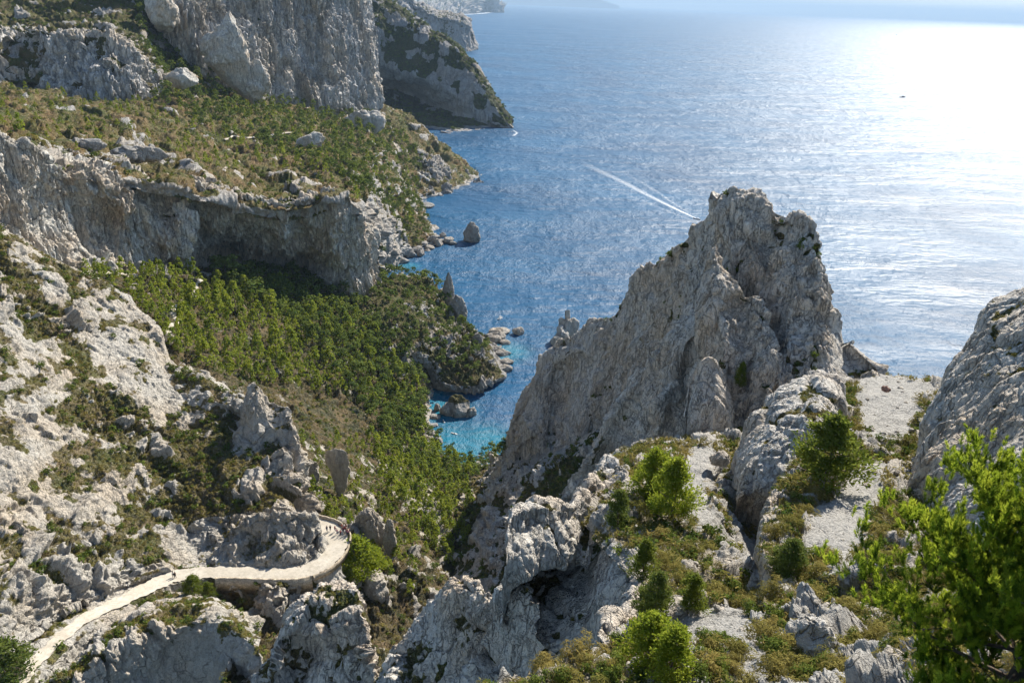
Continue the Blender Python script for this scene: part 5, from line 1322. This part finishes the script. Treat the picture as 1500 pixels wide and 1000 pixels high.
def person(px, py, label, shirt, legs, pose=0, turn=0.0, sc_=1.0, group=None):
    g = G(px, py, 0); i = None
    P0 = G(px, py, 84.0); d_, rz_, _ = road_dist(P0[None]); P0 = G(px, py, float(rz_[0])+.06)
    r = empty('person', tuple(P0), turn); r.scale = (sc_,)*3; tag(r, label, 'person', group)
    st = .22 if pose == 1 else .07
    ax = .16 if pose == 1 else .03
    V = [(0,0,.95),(0,0,1.12),(0,.01,1.32),(0,.0,1.46),(0,.01,1.55),(0,.02,1.66),(0,.01,1.75),   # pelvis..head
         (-.10,0,.92),(-.11,st*.6,.50),(-.11,st*.2,.09),(-.12,st*.2+.13,.04),
         (.10,0,.92),(.11,-st*.4,.50),(.11,-st*1.1,.09),(.12,-st*1.1+.13,.04),
         (-.19,0,1.42),(-.25,-ax,1.15),(-.24,ax*.6+.06,.90),(-.24,ax*.6+.09,.80),
         (.19,0,1.42),(.25,ax,1.15),(.24,-ax*.3+.10,.90),(.24,-ax*.3+.13,.80), (0,.115,1.65)]
    E = [(0,1),(1,2),(2,3),(3,4),(4,5),(5,6),(0,7),(7,8),(8,9),(9,10),(0,11),(11,12),(12,13),(13,14),(3,15),(15,16),(16,17),(17,18),(3,19),(19,20),(20,21),(21,22),(5,23)]
    R = [(.15,.11),(.13,.10),(.16,.11),(.10,.08),.055,(.085,.10),.07, .085,.06,.04,.035, .085,.06,.04,.035, .06,.045,.032,.03, .06,.045,.032,.03,.02]
    skin_mesh('body', V, E, R, 'skin', r)
    sh = [0,1,2,3,15,16,19,20]; mp = {a: b for b, a in enumerate(sh)}
    skin_mesh('shirt', [V[a] for a in sh], [(mp[a],mp[b]) for a, b in E if a in mp and b in mp], [tuple(x*1.14+.012 for x in (R[a] if isinstance(R[a], tuple) else (R[a],R[a]))) for a in sh], 'cloth_'+shirt, r)
    tr = [0,7,8,9,11,12,13]; mp = {a: b for b, a in enumerate(tr)}
    skin_mesh('trousers', [V[a] for a in tr], [(mp[a],mp[b]) for a, b in E if a in mp and b in mp], [tuple(x*1.12+.014 for x in (R[a] if isinstance(R[a], tuple) else (R[a],R[a]))) for a in tr], 'cloth_'+legs, r)
    skin_mesh('hair', [(0,-.02,1.70),(0,-.03,1.775),(0,-.07,1.66)], [(0,1),(0,2)], [(.095,.10),.06,.07], 'hair', r)
person(479, 778, 'walker in dark blue, leftmost of the people at the road bend', 'navy', 'navy', 1, .4)
person(484, 777, 'walker in black, second from left at the road bend', 'black', 'black', 1, .2)
person(491, 778, 'walker in a red top, third from left at the road bend', 'red', 'navy', 0, 2.6)
person(494, 782, 'walker in a pink top standing just before the big group', 'pink', 'grey', 0, -.5)
person(499, 784, 'walker in a red shirt and dark trousers at the left of the big group', 'red', 'black', 0, 1.2)
gp = 'tour group standing by the parapet'
cols = ['dark_red','white','red','dark_red','grey','pink','dark_red','red','white','dark_red']
for i, (x, y) in enumerate([(503,779),(505,783),(506,778),(508,782),(509,778),(510,784),(512,781),(501,775),(504,775),(507,775)]):
    person(x, y, 'standing member of the crowded tour group by the parapet', cols[i], ['navy','tan','black'][i % 3], 0, i*1.3, 1.0, gp)
person(254, 845, 'walker in white top on the open road left of the shaded stretch', 'white', 'black', 1, .9)
person(257, 846, 'walker in black beside the one in white on the open road', 'black', 'black', 1, .8)
person(245, 858, 'walker in a white shirt lower down the pale road', 'white', 'navy', 1, .9) if False else None

# ---------------------------------------------------------------- the big pine at the right edge, close to the camera
M['needle'] = leaf_mat('fresh_pine_shoots', (.19,.29,.02), (.29,.37,.03), (.50,.53,.06), .5, 3.0)
M['needle_old'] = leaf_mat('old_pine_needles', (.07,.125,.014), (.12,.18,.02), (.19,.24,.025), .45, 2.0)
def shoot(n, L, nl, rng_, droop=.0):
    """a brush of needles round an axis of length L along +z"""
    t = rng_.uniform(.05, 1, n); a = rng_.uniform(0, 2*PI, n); el = rng_.uniform(.35, .95, n)*(1.15-.5*t)
    d = np.stack([np.cos(a)*np.sin(el), np.sin(a)*np.sin(el), np.cos(el)], 1)
    c = np.stack([0*t, 0*t, t*L], 1); e = c+d*(nl*rng_.uniform(.7,1.1,n))[:,None]
    s = np.cross(d, rng_.normal(size=(n,3))); s /= np.linalg.norm(s, axis=1, keepdims=True); s *= .0034
    return np.stack([c-s*1.0, c+s*1.0, e+s*.45, e-s*.45], 1).reshape(-1, 3)
def big_pine(base, H, R, seed, name, label, nshoot, view=None):
    g = np.random.RandomState(seed)
    r = empty(name, tuple(base)); tag(r, label, 'pine tree')
    t = np.linspace(0, 1, 9); ax = np.stack([np.sin(t*2.1)*.18+t*.1, np.cos(t*1.7)*.15-.15, t*H*.94-.3*(t == 0)], 1)
    wood = [tube(ax, .11*(1-t*.88)+.008, 9)]; tips = []
    nl = 64
    for i in range(nl):
        f = .10+.86*(i+.5)/nl; p = np.array([np.interp(f, t, ax[:,j]) for j in range(3)]); a = i*2.399+g.uniform(-.3,.3)
        L = R*(1.0-max(0,(f-.35))**1.3*1.25)*g.uniform(.55,1.2); L = max(L, .3)
        rise = g.uniform(.25,.6)
        e = p+np.array([math.cos(a)*L, math.sin(a)*L, L*rise]); m = p*.45+e*.55+np.array([0,0,-.10*L])
        pts = cr(np.array([p, m, e]), np.linspace(0, 2, 7), 0)
        wood.append(tube(pts, np.linspace(.028*(1.1-f)+.010, .005, 7), 5))
        for s in range(10):
            q = pts[2+s//2 if s < 9 else 6]*1.0; b = a+(1 if s % 2 else -1)*g.uniform(.4,1.1); l2 = L*g.uniform(.18,.38)
            e2 = q+np.array([math.cos(b)*l2, math.sin(b)*l2, l2*g.uniform(.2,.9)])
            wood.append(tube(np.array([q, (q+e2)/2+np.array([0,0,-.02]), e2]), [.008,.006,.003], 4)); tips.append((q, e2))
        tips.append((m, e))
    v, f = join(wood); mesh_np('trunk', v, f, M['bark'], parent=r, smooth=True)
    new = []; old = []; ln = []; lo_ = []
    protoN = [shoot(80, .15, .06, g) for _ in range(5)]; protoO = [shoot(60, .14, .062, g) for _ in range(5)]
    def place(pr, p, d, s):
        d = d/np.linalg.norm(d); x = np.cross([.2,.9,.1], d); x /= np.linalg.norm(x); y = np.cross(d, x)
        return pr[:,0:1]*s*x+pr[:,1:2]*s*y+pr[:,2:3]*s*d+p
    for q, e in tips:
        n_ = 13
        for k in range(n_):
            f = g.uniform(.15, 1.0); p = q+(e-q)*f+g.normal(0,.05,3)
            out = (e-q)/np.linalg.norm(e-q)*.5+g.normal(0,.45,3)+np.array([0,0,.55])
            old.append(place(protoO[g.randint(5)], p, out, g.uniform(.8,1.3))); lo_.append(np.full(60, g.uniform(0,1)))
        for k in range(7):
            p = e+g.normal(0,.09,3); out = (e-q)/np.linalg.norm(e-q)*.35+g.normal(0,.28,3)+np.array([0,0,.9])
            new.append(place(protoN[g.randint(5)], p, out, g.uniform(.8,1.35))); ln.append(np.full(80, g.uniform(0,1)))
    V = np.concatenate(old); mesh_np('crown', V, quadfaces(len(V)//4), M['needle_old'], fattrs={'lv': np.concatenate(lo_)}, parent=r)
    V = np.concatenate(new); mesh_np('fresh_shoots', V, quadfaces(len(V)//4), M['needle'], fattrs={'lv': np.concatenate(ln)}, parent=r)
    print('pine needles', len(old)*70+len(new)*90)
c = W(1545, 865, 7.4)
big_pine((c[0]+.1, c[1]+.3, c[2]-2.8), 4.9, 1.65, 5, 'pine_tree', 'large bright yellow-green pine filling the bottom right corner, nearest of all', 0)
# ---------------------------------------------------------------- camera, sky, sun, air
cam = bpy.data.cameras.new('camera'); co = bpy.data.objects.new('camera', cam); C.objects.link(co)
m = Matrix((( CR[0], CU[0], -FW[0], 0), (CR[1], CU[1], -FW[1], 0), (CR[2], CU[2], -FW[2], CAMZ), (0,0,0,1)))
co.matrix_world = m
cam.sensor_width = 36; cam.sensor_fit = 'HORIZONTAL'; cam.lens = 36*F/1500
cam.clip_start = .1; cam.clip_end = 400000
bpy.context.scene.camera = co
SUN_AZ = math.radians(32); SUN_EL = math.radians(38)
sd = Vector((math.sin(SUN_AZ)*math.cos(SUN_EL), math.cos(SUN_AZ)*math.cos(SUN_EL), math.sin(SUN_EL)))
L = bpy.data.lights.new('sun', 'SUN'); L.energy = 4.6; L.angle = math.radians(.53); L.color = (1, .94, .84)
lo = bpy.data.objects.new('sun', L); C.objects.link(lo); lo.rotation_euler = sd.to_track_quat('Z', 'Y').to_euler()
w = bpy.data.worlds.new('World'); bpy.context.scene.world = w; w.use_nodes = True
nt = w.node_tree; nt.nodes.clear()
sk = nt.nodes.new('ShaderNodeTexSky'); sk.sky_type = 'NISHITA'; sk.sun_disc = False; sk.sun_elevation = SUN_EL; sk.sun_rotation = SUN_AZ
sk.altitude = 200; sk.air_density = 1.0; sk.dust_density = .15; sk.ozone_density = 1.5
bg = nt.nodes.new('ShaderNodeBackground'); bg.inputs[1].default_value = .08
wo = nt.nodes.new('ShaderNodeOutputWorld'); nt.links.new(sk.outputs[0], bg.inputs[0]); nt.links.new(bg.outputs[0], wo.inputs[0])
sc = bpy.context.scene
sc.view_settings.view_transform = 'Standard'; sc.view_settings.look = 'None'; sc.view_settings.exposure = EXPO; sc.view_settings.gamma = 1
sc.cycles.use_denoising = True
try: sc.cycles.denoiser = 'OPENIMAGEDENOISE'
except Exception: pass
sc.cycles.max_bounces = 5; sc.cycles.diffuse_bounces = 3; sc.cycles.glossy_bounces = 2; sc.cycles.transmission_bounces = 3; sc.cycles.volume_bounces = 0; sc.cycles.transparent_max_bounces = 6
sc.cycles.use_adaptive_sampling = True; sc.cycles.adaptive_threshold = .02
sc.cycles.sample_clamp_indirect = 6
